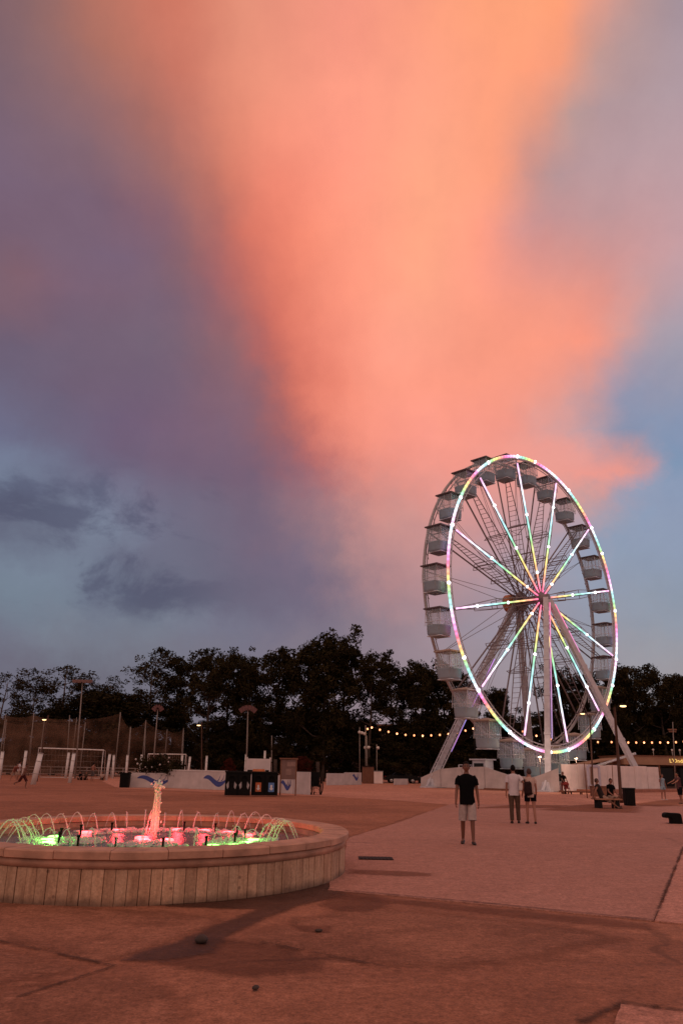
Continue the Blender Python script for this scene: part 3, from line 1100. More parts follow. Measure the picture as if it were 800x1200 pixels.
    def lathe_y(prof, n=28):
        bb = MB()
        bb.lathe(prof, n, caps=True)
        bb.v = [tuple(My @ Vector(v)) for v in bb.v]
        return bb
    lathe_y([(.42, -.9), (.42, 4.2)]).build('axle', mt, root)
    lathe_y([(.95, -.12), (1.05, -.05), (1.05, .10), (.95, .16)]).build('hub_plate', mt, root)
    lathe_y([(.95, WW - .5), (1.05, WW - .45), (1.05, WW - .25), (.95, WW - .2)]).build('hub_plate', mt, root)
    lathe_y([(.75, 3.3), (.95, 3.4), (.95, 4.2), (.75, 4.3)]).build('drive_drum', mat('drum_orange', (.50, .20, .10), .6, var=.2), root)
    # supporting legs
    foot = [((-8.5, -5.0), 0), ((8.5, -5.0), 0), ((-8.5, 7.9), 1), ((8.5, 7.9), 1)]
    for (fx, fy), rear in foot:
        top = Vector((-.25 if fx < 0 else .25, -.75 if not rear else 3.0, WH - .1))
        low = Vector((fx, fy, .9))
        b = MB()
        ax = (low - top).normalized()
        q = ax.to_track_quat('Z', 'Y').to_matrix()
        ux, uy = q.col[0], q.col[1]
        L = (low - top).length
        if not rear:
            b.bar(top, low, .50, .50)
            for t in (.18, .38, .58, .78):
                pt = top.lerp(low, t)
                b.bar(pt - ax * .12, pt + ax * .12, .60, .60)
        else:
            b.bar(top.lerp(low, .0), low, .36, .36)
            b.bar(top.lerp(low, .40), low, .44, .44)
            for s in (-1, 1):
                for s2 in (-1, 1):
                    b.bar(top + ux * s * .28 + uy * s2 * .28, low + ux * s * .34 + uy * s2 * .34, .10)
            n = 34
            for j in range(n):
                t = (j + .5) / n
                pt = top.lerp(low, t)
                w = lerp(.28, .34, t)
                for s in (-1, 1):
                    b.bar(pt + ux * s * w - uy * w, pt + ux * s * w + uy * w, .055)
                    b.bar(pt - ux * w + uy * s * w, pt + ux * w + uy * s * w, .055)
        leg = b.build('support_leg', mw, root)
        b = MB()
        b.box((0, 0, .06), (2.2, 1.5, .12))
        b.box((0, 0, .45), (1.1, .9, .75), taper=.75)
        for s in (-1, 1):
            b.bar((.95 * s, 0, .1), (.3 * s, 0, .95), .16)
        fo = b.build('foot_plate', mw, leg)
        fo.location = (fx, fy, 0.0)
    # LED lines up the two front legs
    for fx in (-8.5, 8.5):
        top = Vector((-.25 if fx < 0 else .25, -.75, WH - .1)); low = Vector((fx, -5.0, .9))
        b = MB()
        pts, cols = [], []
        n = 20
        t1 = .80 if fx < 0 else .30
        for j in range(n + 1):
            t = j / n
            pts.append(top.lerp(low, lerp(.03, t1, t)) + Vector((.16, -.36, 0)))
            h = hue(.87 + .16 * t) if fx > 0 else tuple(lerp(a_, b_, t) for a_, b_ in zip((1.3, .18, .50), (.42, .34, 1.0)))
            cols.append(tuple(c * (.75 - .3 * t) for c in h))
        b.tube(pts, .06, 6, cols=cols)
        b.build('leg_light', led, root)
    # violet strip along the left rear leg
    b = MB()
    top, low = Vector((-.25, 3.0, WH - .1)), Vector((-8.5, 7.9, .9))
    pts = [top.lerp(low, lerp(.34, .86, j / 16)) + Vector((.30, -.46, 0)) for j in range(17)]
    b.tube(pts, .045, 6, cols=[(.42 + .2 * sin(j), .22, .85) for j in range(17)])
    b.build('leg_light', led, root)
    # braces between the feet
    b = MB()
    for fy in (-5.0, 7.9):
        b.bar((-8.5, fy, .35), (8.5, fy, .35), .3, .35)
    for fx in (-8.5, 8.5):
        b.bar((fx, -5.0, .36), (fx, 7.9, .36), .28, .33)
    b.bar((8.4, -4.6, 3.6), (8.4, .4, 2.2), .22)
    b.bar((8.4, 7.6, 3.4), (8.4, 3.0, 2.2), .22)
    b.build('base_frame', mw, root)
    b = MB()
    b.box((0, 1.4, .60), (15.5, 5.8, .24))
    for s in range(-7, 8, 2):
        b.box((s, -1.4, .25), (.2, .2, .48)); b.box((s, 4.2, .25), (.2, .2, .48))
    b.build('boarding_deck', mat('deck_grey', (.28, .25, .25), .7, var=.12), root)
    # gondolas
    mg = mat('gondola_shell', (.27, .37, .45), .4, var=.06, scale=1.5, spec=.5)
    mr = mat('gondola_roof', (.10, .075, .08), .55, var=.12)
    mrl = mat('gondola_roof_lit', (.40, .32, .26), .55, var=.1)  # warm light on the lower roofs, put into their colour
    screen = bpy.data.materials.new('clear_screen')
    screen.use_nodes = True
    snt = screen.node_tree
    sk = NT(snt)
    sb = snt.nodes['Principled BSDF']
    sb.inputs['Base Color'].default_value = (.55, .62, .68, 1)
    sb.inputs['Roughness'].default_value = .12
    stp = sk.n('ShaderNodeBsdfTransparent')
    smx = sk.n('ShaderNodeMixShader')
    smx.inputs[0].default_value = .20
    snt.links.new(stp.outputs[0], smx.inputs[1])
    snt.links.new(sb.outputs[0], smx.inputs[2])
    snt.links.new(smx.outputs[0], snt.nodes['Material Output'].inputs[0])
    proto = None
    for k in range(24):
        a = pi / 2 - PH - 2 * pi * k / 24
        loc = (WR * cos(a), WW / 2, WH + WR * sin(a) + .1)
        if proto is None:
            b = MB()                                      # tub: rounded square with a tapering bottom
            prof = [(.74, -2.66), (.92, -2.60), (1.03, -2.40), (1.06, -1.66), (1.08, -1.62), (1.03, -1.60), (1.00, -2.25), (.88, -2.45), (.02, -2.45)]
            n = 32
            vs, fs = [], []
            for r, z in prof:
                for j in range(n):
                    t = 2 * pi * j / n
                    e = 2.9
                    s = (abs(cos(t)) ** e + abs(sin(t)) ** e) ** (-1 / e)
                    vs.append((r * s * cos(t), r * s * sin(t), z))
            for q in range(len(prof) - 1):
                for j in range(n):
                    j2 = (j + 1) % n
                    fs.append((q * n + j, q * n + j2, (q + 1) * n + j2, (q + 1) * n + j))
            fs.append(tuple(range(n - 1, -1, -1)))
            b.add(vs, fs, 0, True)
            g = b.build('gondola', mg, root)
            b = MB()                                      # roof: shallow pyramid with a deep edge
            h = 1.08
            b.add([(-h, -h, .02), (h, -h, .02), (h, h, .02), (-h, h, .02), (-h, -h, .14), (h, -h, .14), (h, h, .14), (-h, h, .14), (0, 0, .42)],
                  [(3, 2, 1, 0), (0, 1, 5, 4), (1, 2, 6, 5), (2, 3, 7, 6), (3, 0, 4, 7), (4, 5, 8), (5, 6, 8), (6, 7, 8), (7, 4, 8)])
            b.build('roof', mr, g)
            b = MB()                                      # posts, rails and hanger
            for sx in (-1, 1):
                for sy in (-1, 1):
                    b.bar((.90 * sx, .90 * sy, .02), (.98 * sx, .98 * sy, -1.64), .05)
            for s in (-1, 1):
                for zz in (-1.25,):
                    w_ = lerp(.91, .98, -zz / 1.5)
                    b.bar((-w_, s * w_, zz), (w_, s * w_, zz), .04)
                    b.bar((s * w_, -w_, zz), (s * w_, w_, zz), .04)
                for q in (.0,):
                    b.bar((q, s * .92, .0), (q, s * 1.0, -1.62), .028)
                    b.bar((s * .92, q, .0), (s * 1.0, q, -1.62), .028)
                b.bar((0, s * .95, .12), (0, s * 1.42, .10), .10)
            b.build('frame', mw, g)
            b = MB()
            b.tube([(0, 0, .02), (0, 0, -2.44)], .05, 8)
            b.lathe([(.02, -1.62), (.34, -1.62), (.34, -1.58), (.02, -1.58)], 16)
            b.build('centre_table', mw, g)
            b = MB()
            for s in (-1, 1):
                b.box((s * .72, 0, -2.08), (.42, 1.5, .08))
                b.box((s * .90, 0, -1.80), (.07, 1.5, .5))
            b.build('bench_seats', mat('seat_grey', (.30, .33, .36), .5, var=.08), g)
            b = MB()
            q = .82
            for s in (-1, 1):
                b.bar((-q, s * q, -2.63), (q, s * q, -2.63), .07)
                b.bar((s * q, -q, -2.63), (s * q, q, -2.63), .07)
            b.build('floor_rim', mat('pale_rim', (.66, .72, .80), .4, var=.03), g)
            b = MB()                                      # thin clear screens closing the cabin between tub and roof
            for c4 in range(4):
                M4 = Matrix.Rotation(c4 * pi / 2, 3, 'Z')
                for y4 in (-.88, -.87):
                    b.add([M4 @ Vector(v) for v in ((-.84, y4 - .09, -1.62), (.84, y4 - .09, -1.62), (.80, y4, -.03), (-.80, y4, -.03))], [(0, 1, 2, 3)])
            b.build('window', screen, g)
            proto = g
        else:
            g = copy_tree(proto, root)
        g.location = loc
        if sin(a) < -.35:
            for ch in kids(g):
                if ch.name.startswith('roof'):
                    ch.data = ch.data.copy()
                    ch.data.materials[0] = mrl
        g.rotation_euler.z = rnd.uniform(-.02, .02)
        g.scale = (.93, .93, .93)
    # small work lamps under the wheel light the boarding deck
    for x, y in ((-3.5, -1.0), (3.0, -1.0), (5.5, 4.2)):
        b = MB()
        b.bar((x, y, .7), (x, y, 3.0), .07)
        b.box((x, y, 3.06), (.34, .22, .12))
        o = b.build('work_lamp', mt, root)
        b = MB()
        b.box((x, y - .02, 2.97), (.26, .18, .05))
        b.build('lens', emis('warm_lamp', (1.0, .72, .40), 10), o)
        lamp_light('work_glow', (x, y - .3, 2.8), (1.0, .70, .42), 60, root, .15)
    # entrance: white turnstile frames and steps at the near corner
    b = MB()
    b.box((-7.0, 3.0, 1.35), (1.3, 1.5, 2.5))
    booth = b.build('ticket_booth', mw, root, bevel=.03)
    b = MB()
    b.box((-7.66, 3.0, 1.95), (.04, 1.1, .75))
    b.build('window', M_glass, booth)
    b = MB()
    b.box((-7.0, 3.0, 2.66), (1.7, 1.9, .12))
    b.build('roof', mw, booth)
    b = MB()
    for yy in (4.3, 4.9, 5.5):
        b.tube([(-7.5, yy, .1), (-7.5, yy, 2.15)], .05, 6)
        b.tube([(-6.3, yy, .1), (-6.3, yy, 2.15)], .05, 6)
        b.tube([(-7.5, yy, 2.15), (-6.3, yy, 2.15)], .05, 6)
        b.tube([(-7.5, yy, 1.2), (-6.3, yy, 1.2)], .04, 6)
    b.build('entrance_railing', mw, root)
    return root


build_wheel()

ORD = ['leftmost', 'second', 'third', 'fourth', 'fifth', 'sixth', 'seventh', 'eighth', 'ninth', 'tenth', 'eleventh', 'twelfth', 'thirteenth', 'fourteenth', 'fifteenth', 'sixteenth', 'seventeenth', 'eighteenth', 'nineteenth', 'twentieth']

# ------------------------------------------------------------------ fences round the wheel
def barrier(a, b, h0, h1, m, label, group):
    a, b = Vector(a), Vector(b)
    d = b - a
    L = d.length
    r = empty('barrier_panel', (a.x, a.y, 0), label, 'fence panel', group, atan2(d.y, d.x))
    p = MB()
    g = .03
    n = 10
    vs, fs = [], []
    for side in (0, 1):
        for i in range(n + 1):
            t = i / n
            x = g + (L - 2 * g) * t
            yy = (.0 if side == 0 else .06) + .025 * sin(t * 9 + a.x)
            vs += [(x, yy, .06), (x, yy + .02 * sin(t * 5 + a.y), lerp(h0, h1, t))]
    o = (n + 1) * 2
    for i in range(n):
        q = 2 * i
        fs += [(q, q + 2, q + 3, q + 1), (o + q, o + q + 1, o + q + 3, o + q + 2), (q + 1, q + 3, o + q + 3, o + q + 1)]
    fs += [(0, 1, o + 1, o), (2 * n, o + 2 * n, o + 2 * n + 1, 2 * n + 1)]
    p.add(vs, fs)
    p.build('panel', m, r)
    p = MB()
    p.box((0, .10, h0 / 2 + .03), (.05, .05, h0 + .06))
    p.box((0, .3, .03), (.3, .7, .05))
    p.build('post', M_steel, r)
    return r


N = 7
for i in range(N):
    x0, x1 = -8.3 + 17.9 * i / N, -8.3 + 17.9 * (i + 1) / N
    barrier(W(x0, -6.3), W(x1, -6.3), 2.3 + .05 * (i % 2), 2.3 + .05 * (i % 2), M_panel, '%s pale panel of the fence in front of the ferris wheel' % (ORD[i] if i < N - 1 else 'rightmost'), 'fence panels in front of the wheel')
hs = [(.9, 1.75), (1.75, 1.95), (1.95, 2.0), (2.0, 1.35), (1.35, 1.15), (1.15, 1.95)]
for i, (h0, h1) in enumerate(hs):
    y0, y1 = 9.2 - 15.5 * i / 6, 9.2 - 15.5 * (i + 1) / 6
    barrier(W(-8.9, y0), W(-8.9, y1), h0, h1, M_tarp, '%s white sheet of the uneven low screen left of the wheel' % (ORD[i] if i < 5 else 'rightmost'), 'white sheets left of the wheel')
# pale notice frame and slim stakes in front of the fence
c = W(-4.3, -7.0)
nb = empty('notice_display', c, 'pale blue empty notice frame leaning on the wheel fence', 'notice frame', rz=WROT)
b = MB()
for x in (-.95, .95):
    b.box((x, 0, 1.35), (.30, .08, 1.75))
for z in (.55, 2.2):
    b.box((0, .002, z), (1.6, .08, .22))
b.build('frame', mat('pale_blue', (.50, .48, .58), .5, var=.05), nb)
b = MB()
b.box((-.48, -.05, 1.4), (.16, .05, 1.5), rot=Matrix.Rotation(.07, 3, 'Y'))
b.build('dark_strip', M_wood, nb)
b = MB()
b.box((0, .05, 1.35), (1.6, .02, 1.5))
b.build('backing', M_panel, nb)


def pole(px0, py0, px1, py1, r, m, name, label, cat, group=None, D=None, top_r=None):
    a = G(px0, py0) if D is None else Vector((at(px0, py0, D).x, D, 0))
    t = at(px1, py1, a.y)
    b = MB()
    b.tube([(0, 0, 0), t - a], [r, top_r or r], 8)
    o = b.build(name, m, loc=a)
    return tag(o, label, cat, group), a, t


pole(687.5, 933, 684, 894, .035, M_wood, 'stake', 'thin brown stake before the fence left of the pale blue frame', 'stake', D=56)
pole(718, 927, 716.5, 895, .03, M_wood, 'stake', 'thin brown stake before the fence right of the pale blue frame', 'stake', D=66)

# terracotta deck and timber kerb at the foot of the fence
dk = sheet('deck', [W(-6.5, -6.5), G(700, 930.0), G(760, 928.6), G(900, 927), (60, 80), W(12, -6.5)], .26, M_rust, .02, .6, thick=.255)
b = MB()
L = (G(706, 931.5) - G(655, 930.5)).length
b.box((L / 2, 0, .20), (L, .40, .10))
for t in (.1, .5, .9):
    b.box((L * t, 0, .075), (.14, .34, .15))
d = G(706, 931.5) - G(655, 930.5)
tag(b.build('timber_bench', M_wood, loc=G(655, 930.5), rz=atan2(d.y, d.x)), 'long low red brown timber bench at the foot of the wheel fence', 'bench')
b = MB()
b.box((0, 0, .35), (1.15, .5, .66)); b.box((0, 0, .70), (1.25, .6, .05))
tag(b.build('wooden_box', M_wood, loc=G(702, 933.5)), 'brown wooden box standing behind the two seated people', 'box')
for px, w in ((585, 3.2), (640, 2.6)):
    b = MB()
    b.box((0, 0, .09), (w, .5, .16), taper=.96)
    tag(b.build('ballast_beam', M_wood, loc=G(px, 926.4), rz=WROT - pi / 2), 'dark timber beam on the ground %s the couple' % ('left of' if px < 600 else 'right of'), 'beam')


# ------------------------------------------------------------------ string lights
def string_lights(pts, D, label, poles=True):
    P = [at(x, y, D) for x, y in pts]
    root = empty('string_lights', P[0], label, 'string lights')
    b = MB()
    path = []
    for a, c in zip(P, P[1:]):
        for q in range(5):
            t = q / 5
            path.append(a.lerp(c, t) - P[0] + Vector((0, 0, .16 - .10 * 4 * t * (1 - t))))
    path.append(P[-1] - P[0] + Vector((0, 0, .16)))
    b.tube(path, .022, 5)
    b.build('cable', M_black, root)
    bulb = emis('warm_bulb', (1.0, .33, .12), 2.3)
    glow = None
    for i, p in enumerate(P):
        b = MB()
        b.lathe([(.004, -.15), (.08, -.12), (.115, -.02), (.085, .07), (.04, .10)], 10)
        o = b.build('bulb', bulb, root)
        o.location = p - P[0]
        b = MB()
        b.tube([(0, 0, .09), (0, 0, .20)], .045, 8)
        b.build('socket', M_black, o)
    for i in range(1, len(P), 3):
        lamp_light('bulb_glow', P[i] + Vector((0, -.3, -.2)), (1.0, .55, .28), 14, None, .15).parent = root
    return root, P


def fix_glow(root):
    for ch in kids(root):
        if ch.name.startswith('bulb_glow'):
            ch.location = ch.location - root.location


r1, p1 = string_lights([(430.5, 854), (435.5, 852.3), (445, 855), (455, 857.4), (465, 859.5), (475, 861), (485, 861.6), (495, 862), (505, 861.6), (515, 861), (525, 860), (535, 858.5), (545, 856), (554, 853.5)], 101, 'string of warm bulbs hanging left of the ferris wheel before the dark trees')
fix_glow(r1)
r2, p2 = string_lights([(612, 857), (628, 862), (645, 866), (664, 868.5), (682, 869.5), (700, 869.5), (716, 869.5), (726.5, 869.6), (735.5, 870), (744.8, 870), (754, 870), (763.3, 870), (772.8, 870), (782, 870), (791.3, 869.6), (800.5, 869), (810, 868)], 100, 'string of warm bulbs hanging right of the ferris wheel above the pavilion')
fix_glow(r2)
for px, D, label in ((428.5, 101.3, 'tall slim pole holding the left end of the bulb string'), (556, 101.3, 'slim dark pole holding the bulb string behind the left wheel leg'), (605, 100.4, 'slim dark pole holding the bulb string behind the wheel'), (812, 100.4, 'slim dark pole at the far right end of the bulb string')):
    o, a, t = pole(px, 917, px - .3, 850 if px < 600 else 854, .06, M_pole if px < 500 else M_dark, 'string_pole', label, 'pole', D=D)


# ------------------------------------------------------------------ street lamps and poles
def street_lamp(px0, py0, px1, py1, hx, hy, r, label, power, m=None):
    a = G(px0, py0)
    t = at(px1, py1, a.y)
    h = at(hx, hy, a.y)
    root = empty('street_lamp', a, label, 'street lamp')
    b = MB()
    b.tube([(0, 0, 0), (0, 0, .5), (0, 0, .52), t - a], [r * 1.5, r * 1.5, r * 1.1, r * .8], 10)
    b.build('post', m or M_lamp, root)
    b = MB()
    q = (t - a); g = (h - a)
    b.tube([q - Vector((0, 0, .35)), q.lerp(g, .5) + Vector((0, 0, .12)), g + Vector((0, 0, .10))], r * .45, 6)
    b.build('arm', M_dark, root)
    b = MB()
    b.box((0, 0, .07), (.46, .20, .07), taper=.7)
    o = b.build('lamp_head', M_dark, root)
    o.location = g
    b = MB()
    b.ball((0, 0, .0), (.20, .10, .06), 12, 6)
    b.build('lens', emis('street_lamp_lens', (1.0, .62, .28), 3.0), o)
    l = lamp_light('lamp_glow', g + Vector((0, 0, -.12)), (1.0, .70, .52), power, root, .12)
    l.data = bpy.data.lights.new('lamp_glow', 'SPOT')         # the head throws its light down and away from the post
    l.data.energy, l.data.color, l.data.shadow_soft_size = power, (1.0, .70, .52), .12
    l.data.spot_size, l.data.spot_blend = radians(128), .6
    aim = Vector(((g - q).x, .35, 0)).normalized() + Vector((0, 0, -.9))
    l.rotation_euler = aim.to_track_quat('-Z', 'Y').to_euler()
    return root


M_lamp = mat('brown_lamp_paint', (.075, .034, .024), .6, var=.1, spec=.15)
street_lamp(727.5, 941, 719.5, 829, 729.5, 827.5, .085, 'tall brown street lamp standing beside the black litter bin', 260)
street_lamp(695, 930.5, 690.5, 837, 682, 836.5, .06, 'slim street lamp with glowing head in front of the wheel fence', 700)
street_lamp(43, 916, 57, 838, 52.2, 843.5, .07, 'glowing street lamp behind the ball court netting at far left', 10)
street_lamp(236, 918, 236.5, 846, 233, 850, .06, 'small glowing street lamp beside the dark round bushes', 5)


def globe_lamp(px, y0, y1, gl, D, label):
    a = at(px, 905, D); a.z = 0
    t = at(px - .3, y1, D)
    root = empty('globe_lamp', a, label, 'globe lamp')
    b = MB()
    b.tube([(0, 0, 0), t - a], [.06, .045], 8)
    b.build('post', M_pole, root)
    b = MB()
    for x, y in gl:
        g = at(x, y, D) - a
        b2 = MB()
        b2.ball(g, .20, 10, 8)
        b2.build('globe', mat('white_globe', (.62, .58, .56), .3, var=.02), root)
        b.bar(Vector(((t - a).x, 0, g.z)), g, .04)
    b.build('bracket', M_dark, root)


globe_lamp(430, 914, 862, [(427.8, 876), (431.8, 875.8)], 103, 'unlit twin globe lamp post in front of the dark trees')
globe_lamp(441.5, 914, 872, [(442.6, 876.4)], 102, 'unlit single globe lamp post beside the pale cabinet')
globe_lamp(421.5, 914, 852, [(421.0, 858), (424, 858.8), (427, 859.8)], 104, 'unlit lamp post with a row of three small globes')
# sign post with a cross board, right of the wheel
a = at(789, 905, 92); a.z = 0
sp = empty('sign_post', a, 'tall dark post with small crossed boards above the pavilion', 'sign post')
b = MB(); b.tube([(0, 0, 0), at(787.5, 846, 92) - a], [.07, .05], 8); b.build('post', M_pole, sp)
b = MB()
b.box(at(787, 855, 92) - a, (1.0, .08, .16)); b.box(at(787.4, 857.3, 92) - a, (.8, .08, .14))
b.build('board', M_wood, sp)


# floodlight masts of the ball courts
def mast(px0, px1, py1, D, kind, label):
    a = at(px0, 905, D); a.z = 0
    t = at(px1, py1, D) - a
    root = empty('floodlight_mast', a, label, 'floodlight mast')
    b = MB()
    b.tube([(0, 0, 0), t], [.10, .06], 8)
    b.build('mast', M_pole, root)
    red = mat('reddish_housing', (.17, .085, .075), .5, var=.12)
    if kind == 'board':
        b = MB()
        b.box(t + Vector((0, 0, .10)), (2.3, .45, .26))
        for x in (-.85, -.3, .3, .85):
            b.box(t + Vector((x, -.1, -.08)), (.44, .36, .12))
        b.build('floodlight', red, root)
    else:
        b = MB()
        wd = .45 if kind == 'small' else .78
        pts = [t + Vector((x * wd, 0, .5 - .30 * x * x)) for x in (-1.25, -.9, -.5, 0, .5, .9, 1.25)]
        for p, q in zip(pts, pts[1:]):
            b.bar(p, q, .13, .6)
        b.bar(t, t + Vector((0, 0, .5)), .1)
        b.build('canopy', mat('red_cloth', (.13, .05, .05), .6, var=.1), root)


mast(89, 97, 799, 96, 'board', 'tall floodlight mast with a wide flat head at the ball court')
mast(179, 185, 833, 104, 'small', 'mast with a small arched red top left of the bushes')
mast(289, 290.5, 834, 100, 'arc', 'mast with a wide arched red top among the dark trees')

# ------------------------------------------------------------------ beach courts: posts, goals, netting
VP = [(40, 926.5, 48, 883, 66, 'thick white leaning post nearest the running boy'),
      (82.5, 919.5, 87, 883, 74, 'white court post in front of the first white goal'),
      (-1, 913, 3.5, 881, 80, 'white post cut by the left edge of the photo'),
      (26.5, 905.5, 31, 880, 92, 'white post right behind the running boy'),
      (77, 907.5, 81, 882, 98, 'thin white post just behind the post before the first goal'),
      (125, 911.5, 129, 884, 90, 'white post to the right of the first white goal'),
      (132, 905, 133.8, 885, 104, 'short thin white post behind the post right of the first goal'),
      (147.5, 906, 149.8, 885, 104, 'white post above the dark planter'),
      (163, 905.5, 166.5, 884.5, 104, 'broad white post left of the second goal'),
      (211.5, 909, 214, 885, 104, 'white post at the right leg of the second goal'),
      (220, 908.5, 223, 887, 104, 'thin white post right of the second goal'),
      (241, 908.5, 242.5, 886, 104, 'white post far right near the dark bushes'),
      (287, 909, 288.5, 884, 104, 'white post left of the white stand behind the bins'),
      (309.5, 909, 310.5, 880, 104, 'white post right of the white stand behind the bins')]
for i, (x0, y0, x1, y1, D, lab) in enumerate(VP):
    a = at(x0, 912, D); a.z = 0
    t = at(x1, y1, a.y)
    r = (.20 if i == 0 else .15 if i < 4 else .14)
    root = empty('court_post', a, lab, 'court post', 'white posts of the beach courts')
    b = MB()
    b.tube([(0, 0, 0), t - a], [r * 1.05, r], 10)
    b.build('post', M_white, root)
    b = MB()
    q = (t - a)
    b.tube([q - q.normalized() * .02, q + q.normalized() * .05], r * 1.08, 10)
    for s in (.35, .75):
        b.tube([q * s - q.normalized() * .02, q * s + q.normalized() * .02], r * 1.12, 10)
    b.build('cap_and_bands', mat('band_grey', (.35, .32, .31), .5, var=.05), root)


def goal(px0, px1, y_top0, y_top1, y_bot, D, label):
    a, c = at(px0, y_top0, D), at(px1, y_top1, D)
    z0 = 0
    root = empty('beach_goal', (a.x, D, 0), label, 'goal', 'white goals on the sand')
    w = c.x - a.x
    b = MB()
    b.tube([(0, 0, 0), (0, 0, a.z), (w, 0, c.z), (w, 0, 0)], .075, 8)
    b.build('frame', M_white, root)
    b = MB()
    for x, z in ((0, a.z), (w, c.z)):
        b.tube([(x, 0, z), (x, .9, z - .1), (x, 1.6, 0)], .035, 6)
    b.tube([(0, 1.6, .03), (w, 1.6, .03)], .035, 6)
    b.build('stay', M_white, root)
    b = MB()
    nx = 18
    for i in range(nx + 1):
        x = w * i / nx
        z = lerp(a.z, c.z, i / nx)
        b.tube([(x, .02, z), (x, .9, z - .1), (x, 1.6, .03)], .008, 3)
    for t in (.2, .4, .6, .8):
        b.tube([(0, .9 + .7 * t, (a.z - .1) * (1 - t)), (w, .9 + .7 * t, (c.z - .1) * (1 - t))], .008, 3)
    b.build('net', mat('net_cord', (.45, .40, .38), .8, var=0), root)


goal(46, 121.5, 876.5, 879, 893, 100, 'larger white goal frame on the sand at left')
goal(174, 218, 883.5, 884, 905, 106, 'smaller white goal frame behind the dark planter')


def net_mat():
    m = bpy.data.materials.new('brown_netting')
    m.use_nodes = True
    nt = m.node_tree
    k = NT(nt)
    b = nt.nodes['Principled BSDF']
    co = k.n('ShaderNodeTexCoord').outputs['Object']
    c = k.ramp(k.noise(co, .35, 5, .6), [(.3, (.11, .058, .036)), (.7, (.24, .13, .085))])
    nt.links.new(c, b.inputs['Base Color'])
    b.inputs['Roughness'].default_value = .9
    wv = k.n('ShaderNodeTexNoise')
    nt.links.new(co, wv.inputs['Vector'])
    wv.inputs['Scale'].default_value = .5
    tp = k.n('ShaderNodeBsdfTransparent')
    mx = k.n('ShaderNodeMixShader')
    nt.links.new(k.sstep(wv.outputs[0], .3, .7, .12, .42), mx.inputs[0])
    nt.links.new(tp.outputs[0], mx.inputs[1])
    nt.links.new(b.outputs[0], mx.inputs[2])
    nt.links.new(mx.outputs[0], nt.nodes['Material Output'].inputs[0])
    return m


M_net = net_mat()


def netting(pts, D, label, bottom=0.25):
    """hanging ball-stop net with sagging top edge between its poles"""
    P = [at(x, y, D) for x, y in pts]
    o0 = Vector((P[0].x, D, 0))
    root = empty('ball_stop_net', o0, label, 'netting', 'ball stop nets')
    b = MB()
    vs, fs = [], []
    n = 0
    for a, c in zip(P, P[1:]):
        for q in range(7):
            t = q / 6
            p = a.lerp(c, t)
            sag = .35 * 4 * t * (1 - t)
            for z in range(6):
                f = z / 5
                vs.append((p.x - o0.x, .25 * sin(p.x * .9 + f * 3) * (1 - f), lerp(bottom, p.z - sag, f)))
            n += 1
    for i in range(n - 1):
        for z in range(5):
            fs.append((i * 6 + z, (i + 1) * 6 + z, (i + 1) * 6 + z + 1, i * 6 + z + 1))
    b.add(vs, fs, 0, True)
    b.build('net', M_net, root)
    for p in P:
        b = MB()
        b.tube([(p.x - o0.x, .05, 0), (p.x - o0.x, .05, p.z + .15)], .06, 8)
        b.build('post', M_pole, root)
    b = MB()
    b.tube([(p.x - o0.x, .02, p.z) for p in P], .02, 5)
    b.build('top_rope', M_black, root)


netting([(-30, 838), (7, 838), (40, 838), (90, 842), (141, 836)], 118, 'brown ball stop netting behind the courts at far left')
netting([(141.5, 836), (153, 853), (171, 845), (196, 856), (215, 855)], 116, 'brown netting with falling top edge left of the round bushes')
netting([(6, 846), (52, 846), (100, 848)], 109, 'nearer brown netting behind the first goal')
for x0, x1, y1, D, lab in ((34, 40, 835, 112, 'slim pole leaning in front of the netting at far left'), (78, 82, 838, 112, 'slim pole left of the broad floodlight mast'), (150, 153.5, 852, 108, 'slim pole above the dark planter'), (169, 171, 845, 108, 'slim pole left of the small arched mast'), (214, 215.5, 853, 108, 'slim pole left of the round bushes'), (318.5, 318.5, 862, 102, 'slim pole right of the arched red mast'), (2, 8, 843, 112, 'slim pole nearest the left edge of the photo')):
    pole(x0, 905, x1, y1, .055, M_pole, 'slim_pole', lab, 'pole', D=D)
# low white railing far behind the courts
rl = empty('white_railing', at(-40, 905, 112) * 1, 'long low white railing behind the beach courts', 'railing')
rl.location.z = 0
b = MB()
x1 = at(300, 905, 112).x - rl.location.x
for z in (.35, .8, 1.2):
    b.bar((0, 0, z), (x1, 0, z), .07)
for i in range(25):
    b.box((x1 * i / 24, 0, .6), (.08, .08, 1.25))
b.build('rails', mat('railing_paint', (.34, .29, .28), .6, var=.08), rl)

# ------------------------------------------------------------------ low white walls with blue wave prints
def wave(b, c, w, h, y, flip=1):
    """blue brush-stroke wave as thin raised print"""
    top, low = [], []
    for i in range(25):
        t = i / 24
        x = c[0] + (t - .5) * w
        mid = c[1] + h * (.24 * sin(t * 2 * pi * .92 + .75) * flip)
        th = h * .20 * max(0, sin(pi * t)) ** .6 + .015
        top.append((x, mid + th)); low.append((x, mid - th * .8))
    n = len(top)
    for yy, flipf in ((y - .008, False),):
        b.add([(x, yy, z) for x, z in low] + [(x, yy, z) for x, z in top] + [(x, y, z) for x, z in low] + [(x, y, z) for x, z in top],
              [(i, i + 1, n + i + 1, n + i) for i in range(n - 1)] + [(i, 2 * n + i, 2 * n + i + 1, i + 1) for i in range(n - 1)] + [(n + i, n + i + 1, 3 * n + i + 1, 3 * n + i) for i in range(n - 1)])
    for s in (.62, .78, .9):
        p = []
        for i in range(9):
            t = i / 8
            p.append((c[0] + (s - .5 + .12 * t) * w, y - .006, c[1] + h * (.02 + .42 * t * t)))
        b.tube(p, [.035 * (1 - .8 * i / 8) for i in range(9)], 5)


